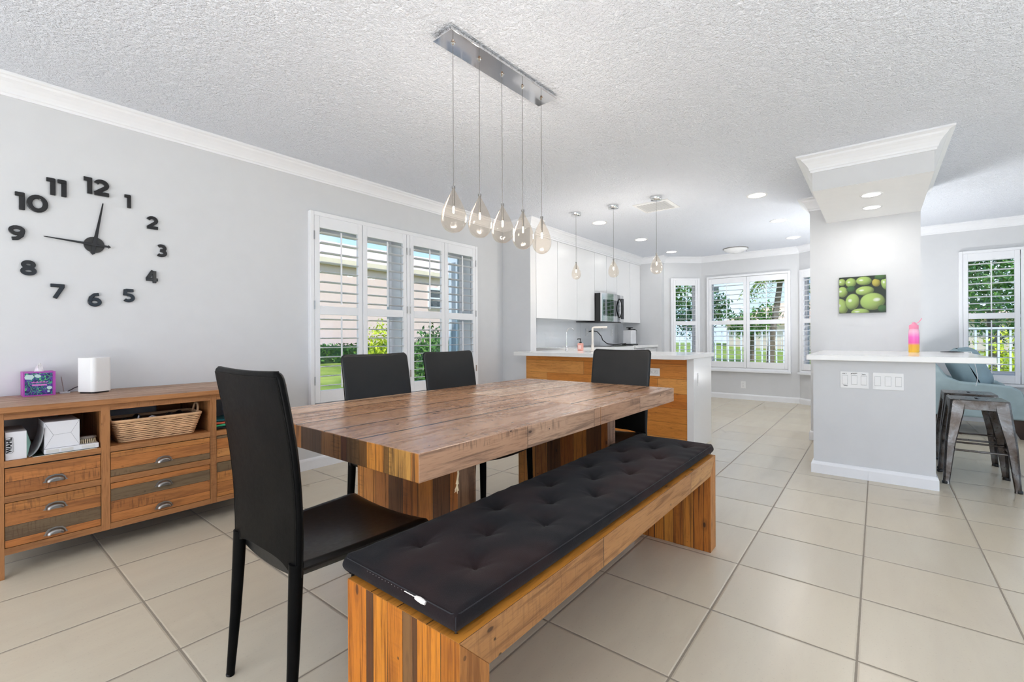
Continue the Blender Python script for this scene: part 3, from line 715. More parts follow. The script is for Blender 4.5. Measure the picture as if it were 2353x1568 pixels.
# things in the niches
T = thing('gift_box', (.235, 3.13, .53), 'white carton printed WAHL lying on its side in the open niche', 'box')
CART = plain('white_carton', lin(226, 226, 230), .6, var=.01)
m = MB(); m.box(.1765, .243, 3.075, 3.30, .5305, .657); m.build('carton', CART, T, bevel=.001)
GRN = plain('carton_mint_flap', lin(150, 200, 190), .6)
m = MB(); m.add([(.243, 3.075, .531), (.256, 3.10, .59), (.243, 3.075, .657), (.243, 3.12, .657), (.262, 3.14, .59), (.243, 3.12, .531)], [(0, 1, 2), (1, 4, 3, 2), (0, 5, 4, 1)]); m.build('flap', GRN, T)
def text(body, size, mat, name, parent, M, ext=.0006, sx=1, off=0):
    cu = bpy.data.curves.new(name, 'FONT'); cu.body = body; cu.size = size; cu.extrude = ext; cu.align_x = 'CENTER'; cu.align_y = 'CENTER'; cu.offset = off
    to = bpy.data.objects.new('tmp_text', cu); COL.objects.link(to); bpy.context.view_layer.update()
    me = bpy.data.meshes.new_from_object(to.evaluated_get(bpy.context.evaluated_depsgraph_get())); bpy.data.objects.remove(to)
    me.name = name; off_ = Vector((0, 0, 0)); q = parent
    while q: off_ += q.location; q = q.parent
    me.transform(Matrix.Translation(-off_) @ M @ Matrix.Diagonal((sx, 1, 1, 1)))
    me.materials.clear(); me.materials.append(mat); o_ = bpy.data.objects.new(name, me); COL.objects.link(o_); o_.parent = parent; return o_
INK = plain('black_ink', lin(26, 26, 30), .6)
# reads upward: local x -> +z , local y -> -x, facing -Y
MW = Matrix(((0, -1, 0, 0), (0, 0, -1, 0), (1, 0, 0, 0), (0, 0, 0, 1)))
text('WAHL', .023, INK, 'lettering', T, Matrix.Translation((.1885, 3.0742, .598)) @ MW, off=.0009, sx=1.0)
m = MB(); a0, a1, z0, z1 = .1775, .2000, .563, .633
o_ = rrect((a0+a1)/2, (z0+z1)/2, (a1-a0)/2, (z1-z0)/2, .004, 4)
m.tube([(x, 3.0745, z) for x, z in o_]+[(o_[0][0], 3.0745, o_[0][1])], .0006, 6, caps=False); m.build('printed_outline', INK, T)
m = MB()
for i in range(11): m.box(.2025, .2032, 3.0743, 3.075, .565+i*.0042, .567+i*.0042)
m.build('small_print', INK, T)
T = thing('paper_folder', (.265, 3.15, .53), 'curled pale paper sleeve leaning between the two cartons', 'paper')
m = MB(); PAP = plain('grey_paper', lin(206, 200, 202), .7, var=.02)
for off_ in (0, .002):
    m.grid(lambda u, v, q=off_: (.250+.052*math.sin(v*PI/2*.9)+q, 3.08+.22*u, .532+.112*(1-math.cos(v*PI/2*.98))+.02*v), 3, 14, flip=off_ == 0)
m.build('sheet', PAP, T)
T = thing('white_box', (.36, 3.2, .556), 'plain white folded-end box lying on the flat white case', 'box')
m = MB(); m.box(.301, .424, 3.085, 3.30, .557, .683); m.build('carton', CART, T, bevel=.001)
m = MB(); E = plain('fold_line', lin(150, 150, 156), .6); y = 3.0847
for p, q in (((.301, .683), (.332, .620)), ((.301, .557), (.332, .620)), ((.332, .620), (.393, .623)), ((.393, .623), (.424, .683)), ((.393, .623), (.424, .557))):
    m.tube([(p[0], y, p[1]), (q[0], y, q[1])], .0005, 5)
m.build('fold_lines', E, T)
T = thing('flat_case', (.40, 3.15, .53), 'thin white flat case under the plain white box in the niche', 'case')
m = MB(); m.box(.300, .494, 3.075, 3.25, .533, .556); m.build('case_body', CART, T, bevel=.002)
for a, b in ((.306, .35), (.358, .40), (.43, .48)): m = MB(); m.box(a, b, 3.0742, 3.075, .538, .552); m.build('printed_panel', plain('pale_grey_print', lin(214, 212, 208), .6), T)
T = thing('booklet', (.37, 3.12, .53), 'dark-covered leaflet poking out beneath the flat white case', 'booklet')
m = MB(); m.box(.262, .485, 3.066, 3.25, .5302, .5325, [0, 0, 0, 0, 0, 1]); m.build('pages', [plain('leaflet_paper', lin(225, 220, 205), .6), plain('leaflet_dark_cover', lin(52, 66, 50), .5, var=.5)], T)
T = thing('scrub_brush', (.46, 3.12, .556), 'oval brush with pale bristles on the flat white case', 'brush')
def oval(rx, ry, z): return [(.459+rx*math.cos(2*PI*i/20), 3.115+ry*math.sin(2*PI*i/20), z) for i in range(20)]
m = MB(); vs = oval(.030, .02, .578)+oval(.033, .023, .583)+oval(.030, .02, .590); n = 20
m.add(vs, [tuple(range(20))[::-1], tuple(range(40, 60))]+[(r*20+i, r*20+(i+1) % 20, (r+1)*20+(i+1) % 20, (r+1)*20+i) for r in (0, 1) for i in range(20)], 0, True)
m.build('brush_back', plain('grey_brush_back', lin(120, 112, 104), .6), T)
m = MB()
for i in range(22):
    a = 2*PI*i/22; m.tube([(.459+.026*math.cos(a), 3.115+.017*math.sin(a), .579), (.459+.030*math.cos(a), 3.115+.021*math.sin(a), .557)], .0022, 6)
m.build('bristles', plain('cream_bristle', lin(206, 190, 160), .8), T)

WICK = plain('seagrass_weave', lin(216, 174, 134), .85, var=.25, bump=.6, bscale=220)
T = thing('wicker_basket', (.76, 3.2, .53), 'rectangular woven seagrass basket in the middle niche', 'basket')
m = MB(); rows = 11
for k in range(rows):
    q = k/(rows-1); hx, hy = .165+.032*q, .085+.018*q; z = .536+.105*q; pl = rrect(.748, 3.19, hx, hy, .02, 5)
    # resample for weave ripple
    pts = []; L = len(pl)
    for i in range(L):
        a, b = pl[i], pl[(i+1) % L]; d = math.hypot(b[0]-a[0], b[1]-a[1]); ns = max(1, int(round(d/.014)))
        for j in range(ns): pts.append((a[0]+(b[0]-a[0])*j/ns, a[1]+(b[1]-a[1])*j/ns))
    out = []
    for i, (x, y) in enumerate(pts):
        dxx, dyy = x-.748, y-3.19; l = math.hypot(dxx, dyy); rp = .0032*(1 if (i+k) % 2 else -1)
        out.append((x+dxx/l*rp, y+dyy/l*rp, z+R.uniform(-.001, .001)))
    out.append(out[0]); m.tube(out, .0047, 6, caps=False)
m.build('woven_side', WICK, T)
m = MB(); m.hull8([(.748+sx*.158, 3.19+sy*.078, .536) for sx, sy in ((-1, -1), (1, -1), (1, 1), (-1, 1))], [(.748+sx*.188, 3.19+sy*.096, .640) for sx, sy in ((-1, -1), (1, -1), (1, 1), (-1, 1))]); m.build('dark_gap_core', plain('weave_shade_brown', lin(96, 62, 42), .9, var=.3), T)  # filler box coloured dark to stand for shade between the woven rows
m = MB(); m.prism(rrect(.748, 3.19, .155, .075, .02, 4), lambda u, v, d: (u, v, d), .531, .536); m.build('base', WICK, T)
m = MB(); pl = rrect(.748, 3.19, .200, .106, .022, 5); m.tube([(x, y, .648) for x, y in pl]+[(pl[0][0], pl[0][1], .648)], .0065, 8, caps=False); m.build('rim', WICK, T)
for sx in (-1, 1):
    m = MB(); X = .748+sx*.197; m.tube([(X, 3.15, .646), (X+sx*.004, 3.155, .675), (X+sx*.006, 3.17, .692), (X+sx*.006, 3.21, .692), (X+sx*.004, 3.225, .675), (X, 3.23, .646)], .006, 8); m.build('handle', WICK, T)
T = thing('dark_bag', (.74, 3.2, .54), 'crumpled dark bag stuffed inside the woven basket', 'bag')
DKF = plain('dark_glossy_fabric', lin(38, 32, 32), .35, var=.4, bump=.6, bscale=40)
m = MB(); m.grid(lambda u, v: (.60+.31*u, 3.115+.15*v, .628+.018*math.sin(u*11+v*5)*math.sin(v*7+1)+.012*math.sin(u*29)), 40, 20); m.build('bag_body', DKF, T)
m = MB(); m.tube([(.66, 3.12, .64), (.665, 3.13, .662), (.672, 3.15, .655)], .004, 8); m.tube([(.70, 3.115, .645), (.72, 3.12, .655), (.75, 3.12, .642)], .004, 8); m.build('strap', plain('clear_strap', lin(190, 190, 200), .2), T)
for i, (nm, cl, lab) in enumerate((('folded_cloth', lin(20, 90, 100), 'teal folded cloth on top of the pile in the niche by the chair'), ('folded_cloth', lin(232, 110, 80), 'orange folded cloth in the middle of the pile by the chair'), ('folded_cloth', lin(60, 180, 130), 'green folded cloth low in the pile by the chair'), ('folded_cloth', lin(22, 24, 28), 'black folded cloth at the bottom of the pile by the chair'))):
    z = .576-i*.0152; mt = plain('cloth_%d' % i, cl, .8, var=.15)
    m = MB()
    m.grid(lambda u, v: (1.02+.20*u+.004*math.sin(v*9+i), 3.10+.16*v, z+.0135+.002*math.sin(u*17+i*2)), 16, 8)
    m.grid(lambda u, v: (1.02+.20*u+.004*math.sin(v*9+i), 3.10+.16*v, z+.001), 16, 8, flip=True)
    m.grid(lambda u, v: (1.02+.20*u+.004*math.sin(i), 3.10-.006*math.sin(PI*v), z+.001+(.0125+.002*math.sin(u*17+i*2))*v), 16, 6)
    m.grid(lambda u, v: (1.02+.004*math.sin((1-u)*9+i)-.003*math.sin(PI*v), 3.26-.16*u, z+.001+.0125*v), 8, 4)
    tag(m.build(nm, mt), lab, 'cloth', 'folded cloths in the sideboard niche')

# ------------------------------------------------------------------ wall clock
def stroke(mb, pts, w, M, d=.012, closed=False):
    n = len(pts); L = []; Rr = []
    for i in range(n):
        a = Vector(pts[(i-1) % n] if (closed or i > 0) else pts[i]); b = Vector(pts[(i+1) % n] if (closed or i < n-1) else pts[i])
        t = (b-a).normalized(); nn = Vector((-t.y, t.x)); p = Vector(pts[i])
        L.append(p+nn*w/2); Rr.append(p-nn*w/2)
    vs = []
    for q in (0, 1):
        for side_ in (L, Rr):
            for p in side_:
                k = 1 if q == 0 else 1
                vs.append(M(p.x, p.y, d*q))
    idx = lambda q, sd, i: (q*2+sd)*n+(i % n)
    rng = range(n if closed else n-1); fs = []
    for i in rng:
        fs += [(idx(1, 0, i), idx(1, 1, i), idx(1, 1, i+1), idx(1, 0, i+1)), (idx(0, 0, i+1), idx(0, 1, i+1), idx(0, 1, i), idx(0, 0, i)),
               (idx(0, 0, i), idx(1, 0, i), idx(1, 0, i+1), idx(0, 0, i+1)), (idx(0, 1, i+1), idx(1, 1, i+1), idx(1, 1, i), idx(0, 1, i))]
    if not closed: fs += [(idx(0, 0, 0), idx(0, 1, 0), idx(1, 1, 0), idx(1, 0, 0)), (idx(0, 0, n-1), idx(1, 0, n-1), idx(1, 1, n-1), idx(0, 1, n-1))]
    mb.add(vs, fs)
def arc(cx, cy, rx, ry, a0, a1, n=14): return [(cx+rx*math.cos(math.radians(a0+(a1-a0)*i/n)), cy+ry*math.sin(math.radians(a0+(a1-a0)*i/n))) for i in range(n+1)]
sw = .2  # stroke in units of digit height 1
DG = {'0': (.86, [(arc(.43, .5, .33, .4, 0, 340, 20), 1)]),
      '1': (.42, [([(.28, 0), (.28, 1)], 0), ([(.0, .9), (.37, .9)], 0)]),
      '2': (.72, [(arc(.35, .66, .26, .24, 160, -30, 12)+[(.07, .1)], 0), ([(.02, .1), (.72, .1)], 0)]),
      '3': (.70, [(arc(.33, .70, .24, .2, 140, -80, 10)+[(.25, .52)], 0), (arc(.33, .30, .27, .2, 90, -145, 12), 0)]),
      '4': (.78, [([(.46, 1), (.08, .3)], 0), ([(.0, .28), (.78, .28)], 0), ([(.55, .0), (.55, .98)], 0)]),
      '5': (.72, [([(.16, .9), (.66, .9)], 0), ([(.17, .98), (.13, .5)], 0), (arc(.34, .33, .28, .23, 110, -145, 14), 0)]),
      '6': (.76, [(arc(.38, .32, .28, .22, 0, 340, 18), 1), ([(.62, .9), (.36, .86), (.16, .64), (.1, .36)], 0)]),
      '7': (.76, [([(.0, .9), (.74, .9)], 0), ([(.64, .86), (.22, 0)], 0)]),
      '8': (.76, [(arc(.38, .72, .24, .18, 0, 340, 18), 1), (arc(.38, .28, .28, .19, 0, 340, 18), 1)]),
      '9': (.76, [(arc(.38, .68, .28, .22, 0, 340, 18), 1), ([(.14, .1), (.40, .14), (.60, .36), (.66, .64)], 0)])}
T = thing('wall_clock', (.567, WY, 1.64), 'frameless wall clock of separate glossy black numerals around a small disc', 'clock')
GLB = plain('gloss_black_acrylic', lin(22, 22, 24), .15, var=.1)
POS = {'12': (.578, 1.987), '1': (.724, 1.934), '2': (.846, 1.825), '3': (.894, 1.652), '4': (.843, 1.477), '5': (.726, 1.348), '6': (.568, 1.314), '7': (.411, 1.352), '8': (.297, 1.472), '9': (.254, 1.656), '10': (.310, 1.832), '11': (.409, 1.941)}
HD = .094
for tx_, (px_, pz_) in POS.items():
    m = MB(); tot = sum(DG[c][0] for c in tx_)+.06*(len(tx_)-1); u0 = -tot/2
    hs = .094 if len(tx_) == 2 else .080
    si = 0
    for ch in tx_:
        for pts, cl in DG[ch][1]:
            si += 1
            stroke(m, pts, sw+.04, lambda a, b, d, u0=u0, si=si: (px_+(u0+a)*hs, WY-.002-d*(1+.05*si), pz_+(b-.5)*hs), closed=bool(cl))
        u0 += DG[ch][0]+.06
    m.build('numeral', GLB, T, bevel=.0025)
m = MB(); m.lathe([(.047, -.006), (.047, 0), (0, 0)][::1], (.567, WY-.004, 1.64), 36, axis='y'); m.build('disc', plain('clock_disc_black', lin(44, 42, 40), .35), T)
m = MB(); m.lathe([(0, -.016), (.008, -.014), (.010, -.006), (.010, 0)], (.567, WY-.004, 1.64), 16, axis='y'); m.build('hub', GLB, T)
def hand(ex, ez, L, tail, wd, yy, nm):
    m = MB(); d = Vector((ex-.567, ez-1.64)).normalized(); n_ = Vector((-d.y, d.x))
    pl = [(-tail, 0), (-tail+.012, wd*.9), (-tail+.016, wd*.5), (0, wd*.75), (L*.25, wd*.55), (L*.97, wd*.22), (L, 0)]
    pl = pl+[(a, -b) for a, b in pl[::-1] if b > 0]
    m.prism(pl, lambda a, b, dd: (.567+d.x*a+n_.x*b, yy-dd, 1.64+d.y*a+n_.y*b), 0, .004); m.build(nm, GLB, T, bevel=.0008)
hand(.608, 1.905, .262, .062, .014, WY-.012, 'hour_hand'); hand(.352, 1.655, .215, .075, .0115, WY-.017, 'minute_hand')

# ------------------------------------------------------------------ pendant lights
def mat_bulbglass():
    t = NT('warm_glow_glass'); a = t.n('BsdfTransparent'); a.inputs[0].default_value = (.97, .925, .87, 1)  # clear glass; the bulb's warm glow is put into its tint
    b = t.n('BsdfGlossy'); b.inputs['Roughness'].default_value = .02; b.inputs[0].default_value = (1, .98, .95, 1)
    lw = t.n('LayerWeight'); lw.inputs[0].default_value = .35; mx = t.n('MixShader')
    t.put(mx.inputs[0], t.M('POWER', lw.outputs['Facing'], 2.2, clamp=True)); t.t.links.new(a.outputs[0], mx.inputs[1]); t.t.links.new(b.outputs[0], mx.inputs[2]); t.t.links.new(mx.outputs[0], t.out.inputs[0]); return t.m
BGL = mat_bulbglass(); FIL = emit('halogen_glow', (1, .78, .5, 1), 40); GLOW = emit('frosted_capsule_glow', (1, .72, .42, 1), 6)
CABLE = plain('grey_cable', lin(120, 118, 116), .5); PIN = plain('pendant_stem_metal', (.33, .32, .31, 1), .3, 1)
def drop(T, x, y, zb, zt, R_, ztop):
    """teardrop from zb (bottom) to zt (cap top); cable up to ztop"""
    pr = []; ztop_ = zt-.008; H = ztop_-zb; mxr = max(math.sin(k*PI/200)*math.sin(k*PI/400)**1.15 for k in range(1, 200))
    for i in range(33):
        t = PI*(1-i/32); r_ = R_*math.sin(t)*math.sin(t/2)**1.15/mxr; z_ = zb+H*(1+math.cos(t))/2
        if t < PI/2: r_ = math.hypot(r_, .0068)
        pr.append((max(r_, 0), z_))
    pr[0] = (0, zb)
    m = MB(); m.lathe(pr, (x, y, 0), 32); g = m.build('glass_drop', BGL, T)
    m = MB(); m.tube([(x, y, zt+.004), (x, y, zt-.006)], .0085, 14); m.tube([(x, y, zt-.006), (x, y, zt-(zt-zb)*.42)], .0055, 12); m.build('lamp_stem', PIN, T)
    zc = zt-(zt-zb)*.42
    m = MB(); m.lathe([(0, zc-.034), (.004, zc-.031), (.0048, zc-.01), (.003, zc), (.001, zc)], (x, y, 0), 12); m.build('halogen_bulb', FIL, T)
    m = MB(); m.tube([(x, y, zt), (x, y, ztop)], .0014, 8); m.build('cable', CABLE, T)
TP = thing('pendant_chandelier', (1.835, 1.54, ZC), 'chrome ceiling bar with five clear glass teardrop pendants above the table', 'chandelier')
xs = [1.500, 1.670, 1.842, 2.006, 2.170]
ys = [1.548, 1.538, 1.535, 1.525, 1.513]
zb_ = [1.570, 1.573, 1.573, 1.563, 1.560]; zt_ = [1.784, 1.787, 1.777, 1.778, 1.772]
MR = Matrix.Translation((1.835, 1.532, 0)) @ Matrix.Rotation(math.radians(-2.6), 4, 'Z')
m = MB(); m.box(-.395, .395, -.058, .058, 2.466, ZC); m.xf(MR); m.build('canopy', CHROME, TP, bevel=.001)
m = MB(); m.box(-.402, .402, -.066, .066, 2.462, 2.466); m.xf(MR); m.build('canopy_plate', CHROME, TP, bevel=.0008)
for x, y, a, b, r in zip(xs, ys, zb_, zt_, (.0597, .0583, .0583, .0585, .055)):
    drop(TP, x, y, a, b, r, 2.462)
    m = MB(); m.lathe([(.0, 2.450), (.006, 2.450), (.007, 2.461), (.013, 2.462)], (x, y, 0), 14); m.build('cable_gland', CHROME, TP)
names = ('nearest the cabinets', 'in the middle of the row', 'nearest the pillar')
for i, (y, zb, zt, r) in enumerate(((2.671, 1.729, 1.926, .052), (2.209, 1.714, 1.910, .057), (1.737, 1.707, 1.920, .060))):
    T = thing('pendant_light', (4.51, y, ZC), 'clear glass teardrop pendant over the peninsula, '+names[i], 'pendant light', 'teardrop pendants over the kitchen peninsula')
    m = MB(); m.lathe([(0, 2.452), (.052, 2.452), (.057, 2.457), (.057, ZC)], (4.51, y, 0), 28); m.build('canopy', CHROME, T)
    drop(T, 4.51, y, zb, zt, r, 2.452)

LGT = dict(A=1.25, B=0.5, C=38, D=10, E=80, F=4, G=1.5, H=2.4, I=4.2, J=2.4, K=29)
# recessed downlights (lamp = emissive lens + real light)
LENS = emit('downlight_lens', (1, .97, .92, 1), 4.5)
def area(name, loc, power, size, rot=(0, 0, 0), color=(1, .98, .95), shape='DISK', sy=None, spread=PI):
    L = bpy.data.lights.new(name, 'AREA'); L.energy = power; L.shape = shape; L.size = size; L.color = color; L.spread = spread
    if sy: L.size_y = sy
    o_ = bpy.data.objects.new(name, L); COL.objects.link(o_); o_.location = loc; o_.rotation_euler = rot; return o_
DLP = LGT['G']
def downlight(x, y, z, r, label, grp, power=DLP):
    T = thing('recessed_downlight', (x, y, z), label, 'downlight', grp)
    m = MB(); m.lathe([(r*.8, z-.003), (r*.97, z-.007), (r, z-.004), (r, z)], (x, y, 0), 32)
    m.build('trim_ring', WHITEPL, T)
    m = MB(); m.lathe([(0, z-.0045), (r*.8, z-.0045)], (x, y, 0), 32); m.build('lens', LENS, T)
    area('downlight_lamp', (x, y, z-.012), power, r*1.5)
wh = ('nearest the dining room', 'in the middle', 'nearest the bay')
for i, x in enumerate((5.09, 6.36, 7.62)):
    downlight(x, 2.68, ZC, .095, 'round recessed ceiling light in the row along the cabinets, '+wh[i], 'downlights along the cabinets', LGT['G']*.9)
for i, x in enumerate((5.11, 6.40, 7.64)):
    downlight(x, .937, ZC, .095, 'round recessed ceiling light in the row beside the pillar, '+wh[i], 'downlights beside the pillar', LGT['G']*(.35, 1.9, 2.2)[i])
downlight(4.703, .034, 2.22, .075, 'small recessed light in the soffit, nearer the dining table', 'downlights in the soffit', LGT['H'])
downlight(5.173, .034, 2.22, .075, 'small recessed light in the soffit, nearer the pillar', 'downlights in the soffit', LGT['H'])
T = thing('dome_light', (8.15, 1.81, ZC), 'shallow white flush dome light on the bay ceiling', 'ceiling light')
m = MB(); m.lathe([(0, ZC-.075), (.06, ZC-.071), (.12, ZC-.055), (.165, ZC-.03), (.18, ZC-.008)], (8.0, 1.78, 0), 36); m.build('glass_dome', plain('opal_glass', lin(246, 246, 246), .2), T)
m = MB(); m.lathe([(.18, ZC-.012), (.186, ZC-.012), (.186, ZC)], (8.0, 1.78, 0), 36); m.build('rim', plain('dark_rim', lin(130, 128, 126), .4), T)
m = MB(); m.lathe([(0, ZC-.062), (.006, ZC-.06), (.006, ZC-.052)], (8.0, 1.62, 0), 10); m.build('finial', PEWT, T)
T = thing('ceiling_vent', (4.82, 1.90, ZC), 'square white ceiling air vent behind the pendants', 'vent')
m = MB(); vx, vy = 4.83, 1.86
m.box(vx-.19, vx+.19, vy-.19, vy-.15, ZC-.008, ZC); m.box(vx-.19, vx+.19, vy+.15, vy+.19, ZC-.008, ZC); m.box(vx-.19, vx-.15, vy-.15, vy+.15, ZC-.008, ZC); m.box(vx+.15, vx+.19, vy-.15, vy+.15, ZC-.008, ZC)
m.build('frame', WHITEPL, T)
m = MB()
for i in range(9):
    yy = vy-.14+i*.035; m.add([(vx-.15, yy, ZC-.002), (vx+.15, yy, ZC-.002), (vx+.15, yy+.02, ZC-.012), (vx-.15, yy+.02, ZC-.012)], [(0, 1, 2, 3), (3, 2, 1, 0)][:1])
m.build('slats', plain('vent_grey', lin(200, 200, 200), .5), T)

# ------------------------------------------------------------------ kitchen
PEN_W = wood('peninsula_cladding', 1, 2, .14, [lin(222, 146, 62), lin(212, 136, 56), lin(228, 160, 82), lin(204, 122, 44), lin(218, 142, 60), lin(226, 152, 68)], off=.03, joint=1.3, grain=.3, rough=.45, knots=.35, saw=.2, seed=2.8, dark=lin(150, 86, 34), blotch=.3, gap=.001)
T = thing('kitchen_peninsula', (4.7, 2.3, 0), 'kitchen peninsula clad in honey wood boards with white end panel', 'peninsula')
m = MB(); m.box(4.385, 4.98, 1.345, 3.215, 0, .868); m.build('body', CABW, T)
m = MB(); m.box(4.36, 4.374, 1.395, 3.275, .0, .868); m.build('wood_cladding', PEN_W, T)
m = MB(); m.box(4.36, 4.385, 1.33, 1.394, 0, .868); m.build('corner_post', CABW, T, bevel=.002)
T = thing('peninsula_counter', (4.6, 2.3, .868), 'white quartz counter slab on the kitchen peninsula', 'counter')
m = MB(); m.box(4.10, 5.05, 1.33, 3.26, .868, .908); m.build('slab', QUARTZ, T, bevel=.003)
def plate(name, lab, M, w, h, gangs, kind='rocker', grp=None):
    T = thing(name, tuple(M @ Vector((0, 0, 0))), lab, 'light switch' if kind == 'rocker' else 'outlet', grp)
    m = MB(); m.box(-w/2, w/2, -.006, 0, -h/2, h/2); m.xf(M); m.build('cover_plate', WHITEPL, T, bevel=.0015)
    sp = w/gangs
    for i in range(gangs):
        cx = -w/2+sp*(i+.5)
        m = MB(); m.box(cx-.0165, cx+.0165, -.0095, -.006, -.033, .033); m.xf(M); r = m.build('rocker' if kind == 'rocker' else 'socket', WHITEPL, T, bevel=.0015)
        m = MB()
        for a, b, c, d in ((-.0175, -.0165, -.034, .034), (.0165, .0175, -.034, .034), (-.0175, .0175, -.035, -.033), (-.0175, .0175, .033, .035)): m.box(cx+a, cx+b, -.0064, -.006, c, d)
        m.xf(M); m.build('gap_line', plain('shadow_gap_grey', lin(170, 170, 172), .6), T)
        if kind != 'rocker':
            m = MB()
            for zz in (-.017, .017):
                m.box(cx-.007, cx-.005, -.0099, -.0094, zz-.003, zz+.006); m.box(cx+.005, cx+.007, -.0099, -.0094, zz-.003, zz+.006); m.box(cx-.002, cx+.002, -.0099, -.0094, zz-.009, zz-.005)
            m.xf(M); m.build('slots', BLACKP, T)
    return T
def MXm(x, y, z): return Matrix.Translation((x, y, z)) @ Matrix.Rotation(-PI/2, 4, 'Z')   # faces -X
def MYm(x, y, z): return Matrix.Translation((x, y, z))                                   # faces -Y
P1 = plate('switch_plate', 'three-gang white switch plate with black handwritten marks on the half wall', MXm(HX0, .137, .742), .172, .124, 3, grp='switch plates on the half wall')
m = MB(); marks = [(-.057, [(-.016, 0), (-.010, .003), (-.004, 0), (.002, .003)]), (-.057, [(.008, 0), (.010, .004)]), (0, [(-.02, -.002), (-.012, .006), (-.006, 0), (0, .008), (.004, 0), (.010, .007), (.018, .005)]), (.057, [(-.012, .002), (0, -.001), (.012, -.002)])]
for cx, pts in marks: m.tube([(cx+a, -.0068, .046+b) for a, b in pts], .0022 if cx == 0 else .0016, 6)
m.tube([(-.065+a, -.0068, -.043+b) for a, b in ((0, .003), (.007, -.001), (.012, .001), (.018, -.003), (.024, -.001))], .002, 6)
m.xf(MXm(HX0, .137, .742)); m.build('pen_marks', INK, P1)
plate('switch_plate', 'plain three-gang white rocker switch plate on the half wall', MXm(HX0, -.060, .742), .176, .124, 3, grp='switch plates on the half wall')
T = plate('wall_outlet', 'horizontal white outlet on the wood-clad peninsula beside the far chair', MXm(4.36, 1.71, .73) @ Matrix.Rotation(PI/2, 4, 'Y'), .075, .118, 1, 'outlet')
plate('wall_outlet', 'narrow white switch on the white end of the peninsula', MYm(4.47, 1.33, .67), .03, .12, 1, 'rocker')
plate('wall_outlet', 'small white outlet low on the bay wall under the central window', MXm(8.5, 1.78, .25), .075, .12, 1, 'outlet')
for x, lb in ((5.02, 'nearest the sink'), (6.55, 'with a black plug near the coffee maker'), (7.45, 'behind the coffee maker')):
    plate('wall_outlet', 'white outlet on the glossy backsplash, '+lb, MYm(x, 3.688, 1.15), .075, .12, 1, 'outlet', 'outlets on the kitchen backsplash')

# upper cabinets
ups = [(4.49, 4.68, 1.32), (4.685, 5.172, 1.32), (5.177, 5.684, 1.32), (5.689, 6.205, 1.32), (6.21, 6.60, 1.745), (6.605, 6.97, 1.745), (6.975, 7.48, 1.32), (7.485, 7.915, 1.32)]
ulab = ['filler beside the stub wall', 'first full door from the stub wall', 'second full door from the stub wall', 'door directly beside the microwave on the sink side', 'short door above the microwave on the sink side', 'short door above the microwave on the bay side', 'door between microwave and last cabinet', 'last door beside the end wall']
for (a, b, z), lb in zip(ups, ulab):
    T = thing('upper_cabinet', ((a+b)/2, 3.53, z), 'tall flat white wall cabinet, '+lb, 'cabinet', 'white wall cabinets in the kitchen')
    m = MB(); m.box(a, b, 3.375, 3.699, z, 2.36); m.build('body', CABW, T)
    m = MB(); m.box(a+.0015, b-.0015, 3.355, 3.374, z, 2.36); m.build('door', CABW, T, bevel=.001)
m = MB(); m.box(4.49, 7.919, 3.345, 3.699, 2.362, ZC-.001); struct(m.build('trim_3', TRIM))
m = MB(); m.box(4.49, 7.919, 3.69, 3.699, .93, 1.32); struct(m.build('trim_backsplash', SPLASH))
m = MB()
for x in (5.158, 6.346, 6.986, 7.70): m.box(x-.001, x+.001, 3.689, 3.69, .93, 1.32)
struct(m.build('trim_splash_joint', plain('joint_grey', lin(180, 180, 184), .5)))
# base cabinets + counters
for i, (a, b) in enumerate(((5.06, 5.6), (5.605, 6.205), (6.98, 7.45), (7.455, 7.915))):
    T = thing('base_cabinet', ((a+b)/2, 3.4, 0), 'white base cabinet under the kitchen counter, '+('left of the sink corner', 'beside the range toward the sink', 'beside the range toward the bay', 'at the end wall')[i], 'cabinet', 'white base cabinets along the kitchen wall')
    m = MB(); m.box(a, b, 3.08, 3.695, .09, .888); m.box(a, b, 3.13, 3.695, 0, .09); m.build('body', CABW, T)
    m = MB(); m.box(a+.002, b-.002, 3.06, 3.079, .1, .72); m.build('door', CABW, T, bevel=.001)
    m = MB(); m.box(a+.002, b-.002, 3.06, 3.079, .725, .88); dd = m.build('drawer', CABW, T, bevel=.001)
    m = MB(); m.box(a+.08, b-.08, 3.045, 3.052, .865, .873); m.build('pull', CHROME, dd)
m = MB(); m.box(5.055, 6.207, 3.03, 3.689, .89, .93); tag(m.build('kitchen_counter', QUARTZ, bevel=.002), 'white quartz worktop on the kitchen wall between stub wall and range', 'counter')
m = MB(); m.box(6.978, 7.918, 3.03, 3.689, .89, .93); tag(m.build('kitchen_counter', QUARTZ, bevel=.002), 'white quartz worktop under the coffee grinder beside the end wall', 'counter')
T = thing('range_stove', (6.59, 3.35, 0), 'white range with black glass cooktop below the microwave', 'stove')
m = MB(); m.box(6.213, 6.972, 3.06, 3.685, 0, .925); m.build('body', WHITEPL, T, bevel=.003)
m = MB(); m.box(6.22, 6.965, 3.07, 3.68, .926, .936); m.build('cooktop', plain('black_ceran', lin(20, 20, 22), .06), T, bevel=.003)
m = MB(); m.box(6.25, 6.935, 3.035, 3.059, .25, .80); d_ = m.build('oven_door', STEEL, T, bevel=.004)
m = MB(); m.tube([(6.3, 3.0, .78), (6.88, 3.0, .78)], .01, 10); m.build('door_handle', CHROME, d_)
T = thing('microwave', (6.59, 3.45, 1.31), 'stainless over-range microwave with curved black handle', 'microwave')
m = MB(); m.box(6.215, 6.965, 3.26, 3.695, 1.312, 1.742); m.build('body', plain('microwave_black_case', lin(34, 33, 33), .4), T, bevel=.002)
STM = plain('bright_stainless', (.8, .8, .81, 1), .12, 1, var=.02)
def mwf(u, v): return (6.215+.75*u, 3.262-.022-.020*math.sin(PI*u), 1.312+.43*v)
